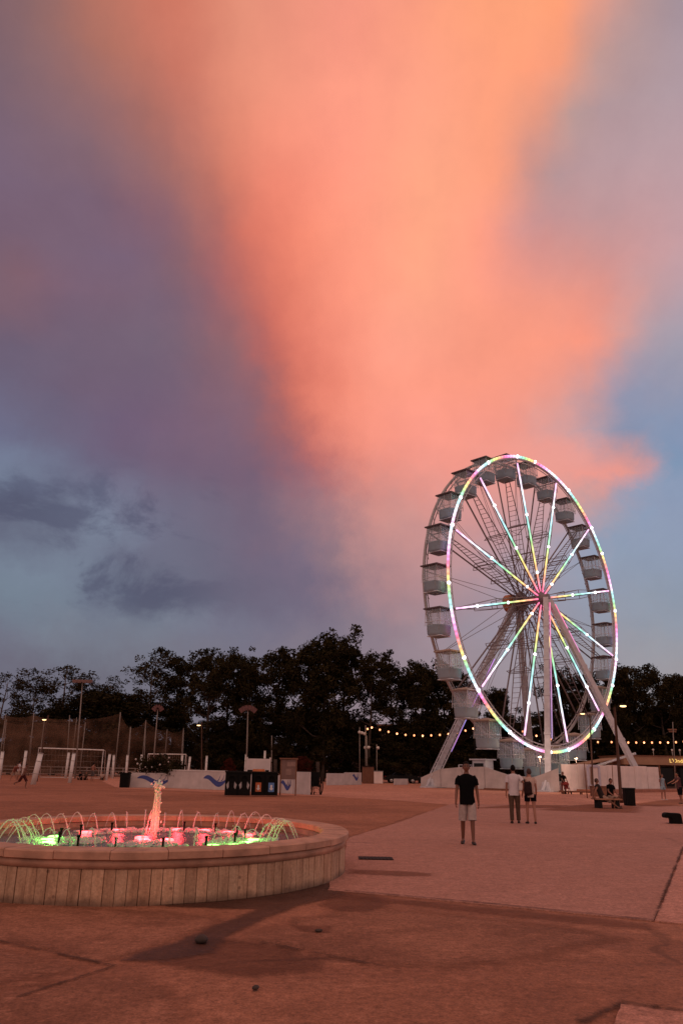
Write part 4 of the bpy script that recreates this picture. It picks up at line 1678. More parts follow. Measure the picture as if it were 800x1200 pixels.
def wall_panel(p0, p1, h, label, waves=(), m=None, cap=False):
    d = p1 - p0
    L = d.length
    root = empty('low_wall', p0, label, 'low wall', 'low white walls beside the sand', atan2(d.y, d.x))
    b = MB()
    b.box((L / 2, .06, h / 2), (L - .03, .12, h))
    b.build('panel', m or M_wallw, root, bevel=.01)
    if cap:
        b = MB(); b.box((L / 2, .06, h + .03), (L, .2, .06)); b.build('cap', M_white, root)
    for cx, cz, w, hh in waves:
        b = MB()
        wave(b, (cx * L, cz * h), w, hh * h, -.002)
        b.build('wave_print', M_blue, root)


M_wallw = mat('wall_white', (.56, .51, .51), .65, var=.08, scale=1.2)
A0, A1, A2, A3, A4 = G(152, 922.8), G(196, 923.4), G(264, 926), G(330, 929.5), G(362, 931.5)
wall_panel(A0, A1, 1.05, 'low white wall panel with a blue wave beside the dark planter', [(.62, .5, 2.4, .85)])
wall_panel(A1, A2, 1.25, 'low white wall panel with a blue wave left of the black bins', [(.82, .48, 2.2, .8)], cap=True)
wall_panel(A2, A3, 1.1, 'low white wall panel mostly hidden behind the black bins')
wall_panel(A3, A3.lerp(A4, .42), 1.1, 'short white wall piece with a blue wave under the notice board', [(.35, .45, 1.2, .7)])
wall_panel(A3.lerp(A4, .44), A4, 1.35, 'plain white wall piece between notice board and wheelchair')
B0, B1, B2 = G(383, 920.3), G(404, 920), G(423.5, 919.6)
wall_panel(B0, B1, 1.15, 'far low white wall piece right of the wheelchair', m=M_wallw)
wall_panel(B1, B2, 1.25, 'far low white wall piece with a blue wave beside the lamp posts', [(.62, .6, 1.5, .7)])
wall_panel(G(462, 919.8), G(478, 919.6), .65, 'small low white block in front of the dark car')
# dark planter with a flowering shrub
pl = empty('planter', G(146, 923.0), 'black planter box holding a flowering shrub beside the white wall', 'planter')
b = MB(); b.box((0, 0, .5), (.62, .6, 1.0), taper=1.06); b.build('box', M_black, pl, bevel=.03)
b = MB(); b.box((0, 0, 1.0), (.72, .7, .08)); b.build('rim', M_black, pl)

# recycling cabinets
def bin_unit(px0, px1, label, sides):
    p0, p1 = G(px0, 933.2), G(px1, 933.6)
    d = p1 - p0
    L = d.length
    H = 1.28
    root = empty('recycling_bins', p0, label, 'recycling bins', rz=atan2(d.y, d.x))
    b = MB()
    b.box((L / 2, .4, H / 2 + .03), (L, .75, H - .06))
    b.build('cabinet', M_black, root, bevel=.02)
    b = MB(); b.box((L / 2, .4, H + .03), (L + .08, .85, .08)); b.build('top', M_dark, root)
    w = L / len(sides)
    for i, (col, lid) in enumerate(sides):
        x = w * (i + .5)
        b = MB(); b.box((x, .015, .62), (w * .86, .05, 1.06)); f = b.build('door', mat('cabinet_door', (.008, .007, .007), .6, var=.2, spec=.1), root, bevel=.01)
        b = MB(); b.lathe([(.002, 0), (.16, 0), (.17, .03)], 18)
        b.v = [(vx + x, -.012 - vz, vy + .93) for vx, vy, vz in b.v]
        b.build('slot', M_rubber, f)
        if col:
            b = MB(); b.box((x, -.018, .50), (w * .44, .012, .50)); b.build('label_print', mat('print_' + lid, col, .5, var=.12), f)
            b = MB(); b.prism([(x - .12, .44), (x, .32), (x + .12, .44), (x + .05, .44), (x + .05, .62), (x - .05, .62), (x - .05, .44)], -.026, -.034); b.build('arrow_print', M_white, f)
        else:
            for s in (-1, 1):
                b = MB(); b.prism([(x + s * .30, .62), (x + s * .16, .80), (x + s * .14, .50), (x + s * .22, .38)], -.014, -.022); b.build('arrow_print', mat('print_grey', (.34, .32, .33), .5, var=.1), f)
        if lid == 'orange':
            b = MB(); b.box((x, .4, H + .13), (w * .95, .7, .13), taper=.9); b.build('lid', mat('orange_lid', (.50, .13, .03), .5, var=.1), root)


bin_unit(263, 293, 'black recycling cabinet with two grey arrow doors', [(None, 'grey'), (None, 'grey')])
bin_unit(294.5, 325, 'black recycling cabinet with orange and blue labelled doors', [((.52, .13, .04), 'orange'), ((.10, .22, .50), 'blue')])
# white lifeguard-like stand behind the bins
st = empty('white_stand', G(287, 927), 'white board stand rising behind the black recycling cabinets', 'stand')
b = MB(); b.box((.85, 0, 1.78), (1.6, .06, .75)); b.build('board', M_wallw, st)
b = MB()
for x in (0.05, 1.65):
    b.bar((x, .06, 0), (x, .06, 2.25), .09)
b.build('post', M_white, st)
# brown notice board
nbp = G(328, 932.3); nbq = G(346, 932.6)
L = (nbq - nbp).length
root = empty('notice_board', nbp, 'tall brown notice board on two legs beside the bins', 'notice board', rz=.03)
b = MB()
for x in (0, L):
    b.box((x, 0, 1.03), (.08, .08, 2.06))
b.build('leg', M_wood, root)
b = MB(); b.box((L / 2, -.01, 1.48), (L, .05, 1.12)); b.build('board', mat('board_brown', (.20, .115, .10), .6, var=.1, scale=2), root)
b = MB(); b.box((L / 2, -.05, 1.35), (.32, .03, .34)); b.box((L / 2 + .15, -.05, 1.78), (.5, .03, .25)); b.build('paper', mat('old_paper', (.30, .19, .165), .8, var=.1), root)
b = MB(); b.box((L / 2, -.02, 2.10), (L + .2, .2, .08)); b.build('cap', M_wood, root)


# black wheelchair parked by the wall
def wheelchair(loc, rz, label):
    root = empty('wheelchair', loc, label, 'wheelchair', rz=rz)
    for s in (-1, 1):
        b = MB()
        x = .33 * s
        ring = [(x + .03 * s * sin(2 * pi * i / 28), .40 * cos(2 * pi * i / 28), .42 + .40 * sin(2 * pi * i / 28)) for i in range(28)]
        b.tube(ring, .03, 6, closed=True)
        b.tube([(p[0] + .04 * s, p[1] * .86, .42 + (p[2] - .42) * .86) for p in ring], .012, 5, closed=True)
        for i in range(10):
            b.bar((x, 0, .42), ring[int(i * 2.8)], .008)
        b.build('wheel', M_rubber, root)
        b = MB()
        b.ball((.22 * s, -.42, .10), (.03, .10, .10), 10, 8)
        b.build('caster', M_rubber, root)
    b = MB()
    b.box((0, -.02, .52), (.50, .48, .07)); b.build('seat', M_black, root, bevel=.02)
    b = MB()
    b.box((0, .22, .95), (.50, .06, .82)); b.build('backrest', M_black, root, bevel=.02)
    b = MB()
    for s in (-1, 1):
        b.tube([(.26 * s, .24, .4), (.26 * s, .26, 1.38), (.26 * s, .38, 1.42)], .018, 6)
        b.tube([(.27 * s, .2, .76), (.27 * s, -.26, .76), (.25 * s, -.28, .5), (.20 * s, -.55, .14)], .016, 6)
        b.box((.14 * s, -.58, .13), (.18, .16, .02))
    b.bar((-.26, .1, .3), (.26, .1, .5), .02); b.bar((.26, .1, .3), (-.26, .1, .5), .02)
    b.build('frame', M_dark, root)


wheelchair(G(370, 931.3), .25, 'empty black wheelchair parked at the end of the low white wall')

# kiosk and pale cabinet between the lamp posts
b = MB()
a = at(431, 905, 99.5); a.z = 0
k = empty('kiosk', a, 'dark brown slatted kiosk beside the pale cabinet', 'kiosk')
b.box((0, 0, .95), (1.35, 1.2, 1.9))
for i in range(9):
    b.box((-.6 + .15 * i, -.62, .95), (.09, .05, 1.8))
b.build('wall', M_wood, k)
b = MB(); b.box((0, 0, 1.95), (1.6, 1.5, .10)); b.build('roof', M_dark, k)
a = at(443, 905, 99); a.z = 0
k = empty('cabinet', a, 'pale electrical cabinet standing right of the brown kiosk', 'cabinet')
b = MB(); b.box((0, 0, .70), (1.05, .6, 1.35)); b.build('body', M_panel, k, bevel=.02)
for s in (-1, 1):
    b = MB(); b.box((.26 * s, -.31, .72), (.49, .03, 1.22)); b.build('door', M_panel, k)
b = MB(); b.box((0, 0, 1.41), (1.15, .7, .07)); b.build('roof', M_steel, k)


# ------------------------------------------------------------------ parked cars
def car(loc, rz, label):
    root = empty('parked_car', loc, label, 'car', 'dark cars parked before the trees', rz)
    paint = mat('black_car_paint', (.005, .005, .006), .35, var=0, spec=.2)
    b = MB()
    prof = [(-2.1, .35), (-2.12, .72), (-1.95, .90), (-1.0, .98), (1.35, .98), (1.95, .94), (2.1, .70), (2.08, .35)]
    vs, fs = [], []
    for x, z in prof:
        for y in (-.82, -.86, .86, .82):
            vs.append((x, y, z if abs(y) > .85 else z + (.02 if z > .6 else 0)))
    b.prism([(x, z) for x, z in prof], -.86, .86)
    cab = [(-1.25, .96), (-.55, 1.42), (.75, 1.45), (1.45, .96)]
    n = len(cab)
    v1 = [(x, -.80 if z < 1 else -.62, z) for x, z in cab] + [(x, .80 if z < 1 else .62, z) for x, z in cab]
    b.add(v1, [tuple(range(n)), tuple(range(2 * n - 1, n - 1, -1))] + [(i, i + n, (i + 1) % n + n, (i + 1) % n) for i in range(n)])
    b.build('body', paint, root, bevel=.04)
    b = MB()
    for s in (-1, 1):
        for x0, x1, x2, x3 in ((-1.08, -.5, .02, .02), (.12, .12, .70, 1.22)):
            yb, yt = s * .815, s * .66
            v = [(x0, yb, 1.0), (x3, yb, 1.0), (x2, yt, 1.37), (x1, yt, 1.37)]
            b.add(v, [(0, 1, 2, 3) if s < 0 else (3, 2, 1, 0)])
    b.build('side_window', M_glass, root)
    for x in (-1.35, 1.32):
        for s in (-1, 1):
            b = MB()
            ring = [(x + .25 * cos(2 * pi * i / 20), .80 * s, .33 + .25 * sin(2 * pi * i / 20)) for i in range(20)]
            b.tube(ring, .085, 8, closed=True)
            w = b.build('tyre', M_rubber, root)
            b = MB()
            b.lathe([(.01, .02), (.20, .0), (.235, -.03)], 16)
            b.v = [(x + p[0], s * (.86 + p[2]), .33 + p[1]) for p in b.v]
            for i in range(5):
                a = 2 * pi * i / 5
                b.bar((x, s * .885, .33), (x + .22 * cos(a), s * .875, .33 + .22 * sin(a)), .05, .02)
            b.build('rim', mat('alloy', (.45, .43, .43), .3, .6, var=0), w)
    for s in (-1, 1):
        b = MB(); b.ball((2.02, .62 * s, .76), (.08, .20, .09), 10, 6); b.build('headlight', mat('lamp_glass', (.5, .5, .52), .1, var=0), root)
        b = MB(); b.ball((-2.06, .66 * s, .80), (.06, .16, .09), 10, 6); b.build('tail_light', mat('tail_red', (.30, .01, .01), .2, var=0), root)


a = at(470, 905, 106); a.z = 0
car(a, .05, 'black parked car seen side on left of the wheel leg')
a = at(509, 905, 107); a.z = 0
car(a, -.1, 'second dark parked car mostly hidden behind the left wheel leg')

# ------------------------------------------------------------------ pavilion on the right
a = at(772, 905, 99); a.z = 0
pv = empty('pavilion', a, 'low flat roofed pavilion with yellow lit lettering at the right edge', 'pavilion')
b = MB(); b.box((3.2, 4, 1.45), (12.5, 7.0, 2.9)); b.build('wall', mat('pavilion_wall', (.10, .06, .05), .8, var=.15), pv)
b = MB(); b.box((3.0, 2.6, 3.15), (15.5, 9.0, .95)); b.build('fascia', mat('fascia_beige', (.34, .20, .13), .7, var=.08, scale=1), pv)
b = MB(); b.box((3.0, 2.6, 3.67), (15.8, 9.3, .09)); b.build('roof_edge', M_wood, pv)
for i in range(5):
    b = MB(); b.box((-2.0 + 2.7 * i, .38, 1.4), (2.3, .12, 2.1)); f = b.build('window', M_dark, pv)
    b = MB(); b.box((-2.0 + 2.7 * i, .30, 1.4), (2.1, .05, 1.9)); b.build('pane', M_glass, f)
for x in (-4.4, -.6, 3.2, 7.0):
    b = MB(); b.box((x, -1.6, 1.34), (.18, .18, 2.68)); b.build('column', M_wood, pv)
b = MB()
b.add([(-9.5, -1.0, 2.55), (-4.85, -1.2, 3.45), (-4.85, 5.5, 3.45), (-9.5, 5.5, 2.55), (-9.5, -1.0, 2.45), (-4.85, -1.2, 3.33), (-4.85, 5.5, 3.33), (-9.5, 5.5, 2.45)],
      [(0, 1, 2, 3), (7, 6, 5, 4), (0, 4, 5, 1), (1, 5, 6, 2), (2, 6, 7, 3), (3, 7, 4, 0)])
b.build('awning', mat('awning_cloth', (.40, .25, .17), .8, var=.1), pv)
fc = bpy.data.curves.new('sign_lettering', 'FONT')
fc.body = "L'Onda  la Be"
fc.size = .62
fc.extrude = .02
fc.resolution_u = 2
ft = bpy.data.objects.new('lettering_tmp', fc)
COL.objects.link(ft)
dg = bpy.context.evaluated_depsgraph_get()
dg.update()
fm_ = bpy.data.meshes.new_from_object(ft.evaluated_get(dg))
bpy.data.objects.remove(ft)
fo = bpy.data.objects.new('sign_lettering', fm_)
COL.objects.link(fo)
fo.parent = pv
fo.location = (.55, -1.93, 2.95)
fo.rotation_euler = (pi / 2, 0, 0)
fm_.materials.clear()
fm_.materials.append(emis('sign_yellow', (1.0, .62, .10), .9))
lamp_light('sign_glow', (2.4, -2.6, 3.2), (1.0, .66, .2), 5, pv, .3)
for x in (-1.2, 1.0, 1.9):
    b = MB(); b.ball((x, -1.9, 4.35), .13, 8, 6); b.tube([(x, -1.9, 3.7), (x, -1.9, 4.3)], .03, 6); b.build('roof_globe', mat('white_globe', (.62, .58, .56), .3), pv)
# an apartment block glimpsed between the trees
a = at(468, 905, 150); a.z = 0
ab = empty('apartment_block', a, 'pale brown building glimpsed through the trees above the bulbs', 'building')
b = MB(); b.box((0, 4, 4.6), (17, 8, 9.2)); b.build('wall', mat('block_wall', (.15, .10, .085), .8, var=.15, scale=1), ab)
b = MB(); b.box((0, 3.9, 9.35), (17.6, 8.6, .3)); b.build('roof', M_wood, ab)
for i in range(6):
    for z in (4.4, 7.4):
        b = MB(); b.box((-7 + 2.8 * i, -.02, z), (1.1, .1, 1.5)); f = b.build('window', M_dark, ab)
        b = MB(); b.box((-7 + 2.8 * i, -.09, z), (.95, .04, 1.35)); b.build('pane', M_glass, f)

# ------------------------------------------------------------------ litter bin, bench, bollard
a = G(737.5, 944.5)
lb = empty('litter_bin', a, 'black square litter bin beside the tall street lamp', 'litter bin')
b = MB(); b.box((0, 0, .42), (.46, .46, .80), taper=1.08); b.build('body', M_black, lb, bevel=.02)
b = MB()
for i in range(6):
    b.box((-.19 + .076 * i, -.245, .42), (.05, .03, .7))
b.build('slats', M_dark, lb)
b = MB(); b.box((0, 0, .85), (.54, .54, .07)); b.build('rim', M_dark, lb)
a = G(787.5, 965.5)
bo = empty('mooring_bollard', a, 'squat black mooring bollard with an overhanging horn on the plaza', 'bollard')
b = MB()
b.prism([(-.07, 0), (-.06, .14), (-.10, .20), (-.26, .18), (-.30, .24), (-.27, .33), (-.18, .36), (0, .345), (.22, .345), (.27, .30), (.30, 0)], -.16, .16)
b.build('body', M_black, bo, bevel=.035)
b = MB(); b.box((.11, 0, .012), (.52, .42, .024)); b.build('base_plate', M_dark, bo, bevel=.005)
BEN = G(711, 947.5)
be = empty('plaza_bench', BEN, 'low wooden slab bench that two people sit on', 'bench', rz=.10)
b = MB()
for i in range(5):
    b.box((0, -.28 + .14 * i, .42), (1.25, .12, .06))
b.build('seat', mat('bench_wood', (.36, .17, .10), .6, var=.15, scale=5), be)
b = MB()
for s in (-1, 1):
    b.box((.42 * s, 0, .195), (.16, .56, .39))
b.box((0, 0, .33), (1.0, .3, .10))
b.build('leg', M_dark, be)

# ------------------------------------------------------------------ people
def skin_obj(nodes, edges, radii, sub=2):
    """grow one continuous surface round a skeleton; returns a mesh"""
    me = bpy.data.meshes.new('skin_tmp')
    me.from_pydata([tuple(n) for n in nodes], edges, [])
    o = bpy.data.objects.new('skin_tmp', me)
    COL.objects.link(o)
    o.modifiers.new('skin', 'SKIN').use_smooth_shade = True
    if not me.skin_vertices:
        raise RuntimeError('no skin layer')
    for sv, r in zip(me.skin_vertices[0].data, radii):
        sv.radius = r if isinstance(r, (tuple, list)) else (r, r)
    me.skin_vertices[0].data[0].use_root = True
    if sub:
        m = o.modifiers.new('sub', 'SUBSURF')
        m.levels = sub
        m.render_levels = sub
    dg = bpy.context.evaluated_depsgraph_get()
    dg.update()
    out = bpy.data.meshes.new_from_object(o.evaluated_get(dg))
    bpy.data.objects.remove(o)
    bpy.data.meshes.remove(me)
    return out


def mesh_to_mb(me, b, mi=0, M=None):
    vs = [(M @ v.co) if M else v.co.copy() for v in me.vertices]
    b.add(vs, [tuple(p.vertices) for p in me.polygons], mi, True)
    bpy.data.meshes.remove(me)


def person(label, loc, rz, H, skin, top, bottom, shoes, hair, pose, sleeve=.6, legs='shorts', long_hair=False, female=False, bare_top=False, group=None):
    s = H / 1.75
    wsh = (.165 if female else .185)
    lean = radians(pose.get('lean', 0))
    tw = radians(pose.get('side', 0))
    Rt = Matrix.Rotation(lean, 3, 'X') @ Matrix.Rotation(tw, 3, 'Y')
    pel = Vector((0, 0, pose.get('pelvis', .93)))

    def T(x, y, z):                                       # torso point, z measured above the pelvis
        return pel + Rt @ Vector((x, y, z))

    def limb(d):
        return Vector(d)
    nodes, edges, rad = [], [], []

    def N(p, r, par=None):
        nodes.append(Vector(p) * s)
        rad.append((r[0] * s, r[1] * s) if isinstance(r, tuple) else (r * s, r * s))
        if par is not None:
            edges.append((par, len(nodes) - 1))
        return len(nodes) - 1
    hipw = .10 if female else .09
    P = N(T(0, 0, 0), (.135, .105))
    wa = N(T(0, 0, .16), (.115 if female else .128, .09), P)
    ch = N(T(0, .0, .36), (.135 if female else .155, .105), wa)
    nb = N(T(0, .012, .505), .062, ch)
    hp = Matrix.Rotation(radians(pose.get('head_pitch', 0)), 3, 'X') @ Matrix.Rotation(radians(pose.get('head_yaw', 0)), 3, 'Z')
    nk = N(T(0, .0, .57), .052, nb)
    neck_top = T(0, -.005, .60)
    head_c = neck_top + hp @ Vector((0, -.02, .095))
    N(neck_top + hp @ Vector((0, -.005, .05)), .055, nk)
    joints = {}
    for side, sx in (('L', 1), ('R', -1)):
        sw, kn, ab = [radians(v) for v in pose['leg' + side]]
        hip = T(hipw * sx, 0, -.05)
        u = Vector((sx * sin(ab), -sin(sw) * cos(ab), -cos(sw) * cos(ab)))
        k = sw - kn
        v = Vector((sx * sin(ab) * .4, -sin(k), -cos(k))).normalized()
        knee = hip + u * .42
        ank = knee + v * .41
        ft = radians(pose.get('foot' + side, 0))
        toe_d = Vector((sx * .15, -cos(ft), -sin(ft))).normalized()
        joints['hip' + side], joints['knee' + side], joints['ank' + side], joints['toe' + side] = hip, knee, ank, toe_d
        h = N(hip, .085, P)
        m = N(hip.lerp(knee, .5), .072, h)
        kk = N(knee, .054, m)
        cf = N(knee.lerp(ank, .35) + Vector((0, .012, 0)), .052, kk)
        a = N(ank, .034, cf)
        N(ank + Vector((0, 0, -.045)) + toe_d * .10, .032, a)
        asw, ael, aab = [radians(q) for q in pose['arm' + side]]
        sh = T(wsh * sx, .01, .475)
        au = Rt @ Vector((sx * sin(aab), -sin(asw) * cos(aab), -cos(asw) * cos(aab)))
        fa = asw + ael
        inn = radians(pose.get('in' + side, 0))
        fv = (Rt @ Vector((sx * (sin(aab) * .6 - sin(inn)), -sin(fa) * cos(inn), -cos(fa)))).normalized()
        if 'hand' + side in pose:                          # reach for a given point
            tgt = Vector(pose['hand' + side])
            dv = tgt - sh
            L1, L2 = .29, .26
            dl = min(dv.length, L1 + L2 - .005)
            dirn = dv.normalized()
            aa = (L1 * L1 - L2 * L2 + dl * dl) / (2 * dl)
            hh = sqrt(max(0, L1 * L1 - aa * aa))
            bend = Vector(pose.get('elbow' + side, (sx * .6, .6, -.6)))
            bend = (bend - dirn * bend.dot(dirn)).normalized()
            elb = sh + dirn * aa + bend * hh
            wri = sh + dirn * dl
        else:
            elb = sh + au * .29
            wri = elb + fv * .255
        fd = (wri - elb).normalized()
        joints['sh' + side], joints['elb' + side], joints['wri' + side], joints['fd' + side] = sh, elb, wri, fd
        c = N(T(.09 * sx, .01, .462), .054, nb)
        S = N(sh + Vector((0, 0, -.008)), .050, c)
        um = N(sh.lerp(elb, .5), .046, S)
        e = N(elb, .037, um)
        fm = N(elb.lerp(wri, .35), .037, e)
        w = N(wri, .025, fm)
        N(wri + fd * .075, (.040, .018), w)
    # put the lowest foot on the ground
    dz = 0.0
    if 'pelvis' not in pose:
        low = min((joints['ankL'] + Vector((0, 0, -.075))).z, (joints['ankR'] + Vector((0, 0, -.075))).z)
        dz = -low * s
    root = empty('person', loc, label, 'person', group, rz)
    off = Matrix.Translation((0, 0, dz))
    b = MB()
    mesh_to_mb(skin_obj(nodes, edges, rad), b, 0, off)
    # head with face
    hb = MB()
    hb.ball((0, 0, 0), (.074, .093, .115), 20, 16)
    vs = []
    for v in hb.v:
        v = Vector(v)
        if v.z < -.02:
            f = (-.02 - v.z) / .095
            v.x *= 1 - .22 * f
            v.y = v.y * (1 - .18 * f) - .012 * f
        if v.y < -.05 and abs(v.x) < .022 and -.045 < v.z < .02:
            v.y -= .022 * (1 - abs(v.x) / .022) * (1 - abs(v.z + .02) / .04 if abs(v.z + .02) < .04 else 0)
        if v.y < -.05 and .012 < abs(v.x) < .05 and -.005 < v.z < .025:
            v.y += .008
        vs.append(v)
    hb.v = [tuple(v) for v in vs]
    for sx in (-1, 1):
        hb.ball((.076 * sx, .008, -.008), (.012, .022, .032), 8, 6)
        hb.ball((.031 * sx, -.080, .010), (.014, .010, .009), 8, 6, 1)
        hb.box((.031 * sx, -.086, .030), (.034, .010, .008), mi=1)
    hb.ball((0, -.112, -.022), (.013, .016, .018), 8, 6)
    hb.ball((0, -.088, -.055), (.024, .010, .008), 8, 6, 2)
    Mh = off @ Matrix.Scale(s, 4) @ Matrix.Translation(head_c) @ hp.to_4x4()
    o = len(b.v)
    b.v += [tuple(Mh @ Vector(v)) for v in hb.v]
    b.vc += hb.vc
    b.f += [tuple(i + o for i in f) for f in hb.f]
    b.mi += hb.mi; b.sm += hb.sm
    # fingers
    for side, sx in (('L', 1), ('R', -1)):
        wri, fd = joints['wri' + side], joints['fd' + side]
        across = Vector((0, 1, 0)) if abs(fd.y) < .8 else Vector((1, 0, 0))
        across = (across - fd * across.dot(fd)).normalized()
        inw = fd.cross(across)
        if inw.x * sx > 0:
            inw = -inw
        for i, (oy, ln) in enumerate(((-.030, .070), (-.010, .080), (.010, .074), (.029, .058))):
            p0 = wri + fd * .065 + across * oy
            p1 = p0 + fd * ln * .55 + inw * .008
            p2 = p1 + fd * ln * .38 + inw * .022
            b.tube([tuple(off @ (p * s)) for p in (p0, p1, p2)], [.0095 * s, .0085 * s, .0065 * s], 6)
        p0 = wri + fd * .025 - across * .028
        b.tube([tuple(off @ (p * s)) for p in (p0, p0 + fd * .032 - across * .018 + inw * .012, p0 + fd * .06 - across * .020 + inw * .026)], [.0125 * s, .0105 * s, .008 * s], 6)
    body = b.build('body', [skin, mat('eye_dark', (.02, .015, .012), .3, var=0), mat('lips', (.20, .07, .06), .5, var=0)], root)

    def part(name, nds, rds, m, links=None, sub=2):
        e = links or [(i, i + 1) for i in range(len(nds) - 1)]
        me = skin_obj([Vector(n) * s for n in nds], e, [((r[0] * s, r[1] * s) if isinstance(r, tuple) else (r * s, r * s)) for r in rds], sub)
        q = MB()
        mesh_to_mb(me, q, 0, off)
        return q.build(name, m, root)
    J = joints

    def loft(b, rings, n=18):
        """rings of (centre, radius x, radius y, axis x, axis y): an open sleeve of cloth"""
        o = len(b.v)
        for ri, (c, rx, ry, ax, ay) in enumerate(rings):
            for q in range(n):
                a = 2 * pi * q / n
                w = 1 + .035 * sin(3 * a + ri * 1.9) * (1 if ri not in (0,) else .5)
                b.v.append(tuple(off @ ((c + ax * (rx * cos(a) * w) + ay * (ry * sin(a) * w)) * s)))
                b.vc.append((1, 1, 1))
        for ri in range(len(rings) - 1):
            for q in range(n):
                q2 = (q + 1) % n
                b.f.append((o + ri * n + q, o + ri * n + q2, o + (ri + 1) * n + q2, o + (ri + 1) * n + q))
                b.mi.append(0)
                b.sm.append(True)

    def frame(d):
        d = d.normalized()
        ax = Vector((1, 0, 0)) - d * d.x
        if ax.length < .2:
            ax = Vector((0, 1, 0)) - d * d.y
        ax.normalize()
        return ax, d.cross(ax)

    def along(pts, rs):
        out = []
        for q, (p, r) in enumerate(zip(pts, rs)):
            d = pts[min(q + 1, len(pts) - 1)] - pts[max(q - 1, 0)]
            ax, ay = frame(d)
            out.append((p, r, r, ax, ay))
        return out
    tx, ty = Rt @ Vector((1, 0, 0)), Rt @ Vector((0, 1, 0))
    if not bare_top:
        b = MB()
        f = .90 if female else 1.0
        loft(b, [(T(0, 0, z), rx * f, ry * f, tx, ty) for z, rx, ry in ((-.115, .178, .144), (-.04, .176, .142), (.08, .162, .126), (.20, .164, .124), (.30, .182, .132), (.385, .200, .130), (.440, .202, .118), (.482, .186, .104), (.515, .138, .088), (.540, .084, .072), (.552, .064, .064))])
        if sleeve:
            for side, sx in (('L', 1), ('R', -1)):
                sh, el = J['sh' + side], J['elb' + side]
                inn = T(.085 * sx, .010, .456)
                pts = [inn, T((wsh - .015) * sx, .01, .462), sh.lerp(el, sleeve * .35), sh.lerp(el, sleeve * .7), sh.lerp(el, sleeve)]
                loft(b, along(pts, [.060, .064, .063, .063, .065]), 14)
        b.build('shirt', top, root)
    b = MB()
    g = 1.02
    loft(b, [(T(0, 0, z), rx, ry, tx, ty) for z, rx, ry in ((.085, .140, .108), (.0, .152, .122), (-.06, .158, .124), (-.11, .150, .116))])
    for side, sx in (('L', 1), ('R', -1)):
        h, k, a = J['hip' + side], J['knee' + side], J['ank' + side]
        top_ = h + Vector((-.012 * sx, 0, .03))
        if legs == 'trousers':
            pts = [top_, h.lerp(k, .18), h.lerp(k, .55), k, k.lerp(a, .5), k.lerp(a, .97)]
            rs = [.088, .100, .086, .070, .064, .062]
        else:
            q = {'shorts': .96, 'short_shorts': .46}[legs]
            pts = [top_, h.lerp(k, q * .3), h.lerp(k, q * .65), h.lerp(k, q)]
            rs = [.088, .102, .098, .097]
        loft(b, along(pts, rs), 14)
    b.build('trousers' if legs == 'trousers' else 'shorts', bottom, root)
    if shoes:
        for side in ('L', 'R'):
            a, td = J['ank' + side], J['toe' + side]
            dn = Vector((0, 0, -1))
            dn = (dn - td * dn.dot(td)).normalized()
            part('shoe', [a - td * .055 + dn * .045, a + dn * .035 + td * .03, a + td * .13 + dn * .055, a + td * .19 + dn * .058], [(.042, .036), (.046, .046), (.046, .028), (.034, .020)], shoes)
    # hair
    q = MB()
    hbm = MB()
    hbm.ball((0, .010, .012), (.083, .098, .118), 18, 14)
    keep = []
    for f, sm in zip(hbm.f, hbm.sm):
        cen = sum((Vector(hbm.v[i]) for i in f), Vector()) / len(f)
        front = cen.y < -.02
        if (front and cen.z > .062) or (not front and cen.z > (-.07 if long_hair else -.035) - (cen.y - .02) * .4):
            keep.append(f)
    q.add([Mh @ Vector(v) for v in hbm.v], keep, 0, True)
    if long_hair:
        pts = [Mh @ Vector(p) for p in ((0, .07, .03), (0, .098, -.06), (0, .10, -.18), (0, .09, -.28))]
        q.tube(pts, [.06 * s, .062 * s, .055 * s, .03 * s], 10)
    q.build('hair', hair, root)
    return root, J, off, s, Rt, T


def cloth(name, col, var=.10):
    return mat(name, col, .9, var=var, scale=12, bump=.25, bscale=14, spec=.08)


SK = mat('tanned_skin', (.27, .115, .075), .55, var=.06)
SK2 = mat('fair_skin', (.36, .17, .12), .55, var=.06)
SK3 = mat('dark_tan_skin', (.17, .07, .045), .55, var=.06)
HAIR = mat('dark_hair', (.006, .004, .004), .7, var=.1, spec=.1)
HAIR2 = mat('auburn_hair', (.045, .014, .010), .6, var=.1)
C_black, C_white, C_grey = cloth('black_cloth', (.004, .004, .005)), cloth('white_cloth', (.60, .56, .60), .04), cloth('pale_shorts', (.42, .36, .35))
C_khaki, C_cream, C_navy = cloth('khaki_cloth', (.095, .060, .045)), cloth('cream_cloth', (.52, .38, .33), .06), cloth('navy_cloth', (.005, .005, .008))
C_blue, C_red, C_light = cloth('light_blue_cloth', (.25, .34, .42)), cloth('red_floral', (.22, .06, .05), .4), cloth('beige_cloth', (.36, .25, .20))
SHOE = mat('dark_shoe', (.02, .012, .010), .6, var=.1)
SHOE_W = mat('white_shoe', (.55, .50, .48), .6, var=.05)

walk = dict(legL=(9, 5, 2), legR=(-7, 9, 2), footR=6, armL=(-4, 10, 9), armR=(6, 12, 9), head_pitch=-6)
person('man in black t-shirt and pale shorts walking towards the camera', G(548.5, 990) + Vector((0, 0, .013)), -.12, 1.73, SK3, C_black, C_grey, SHOE, HAIR, walk)
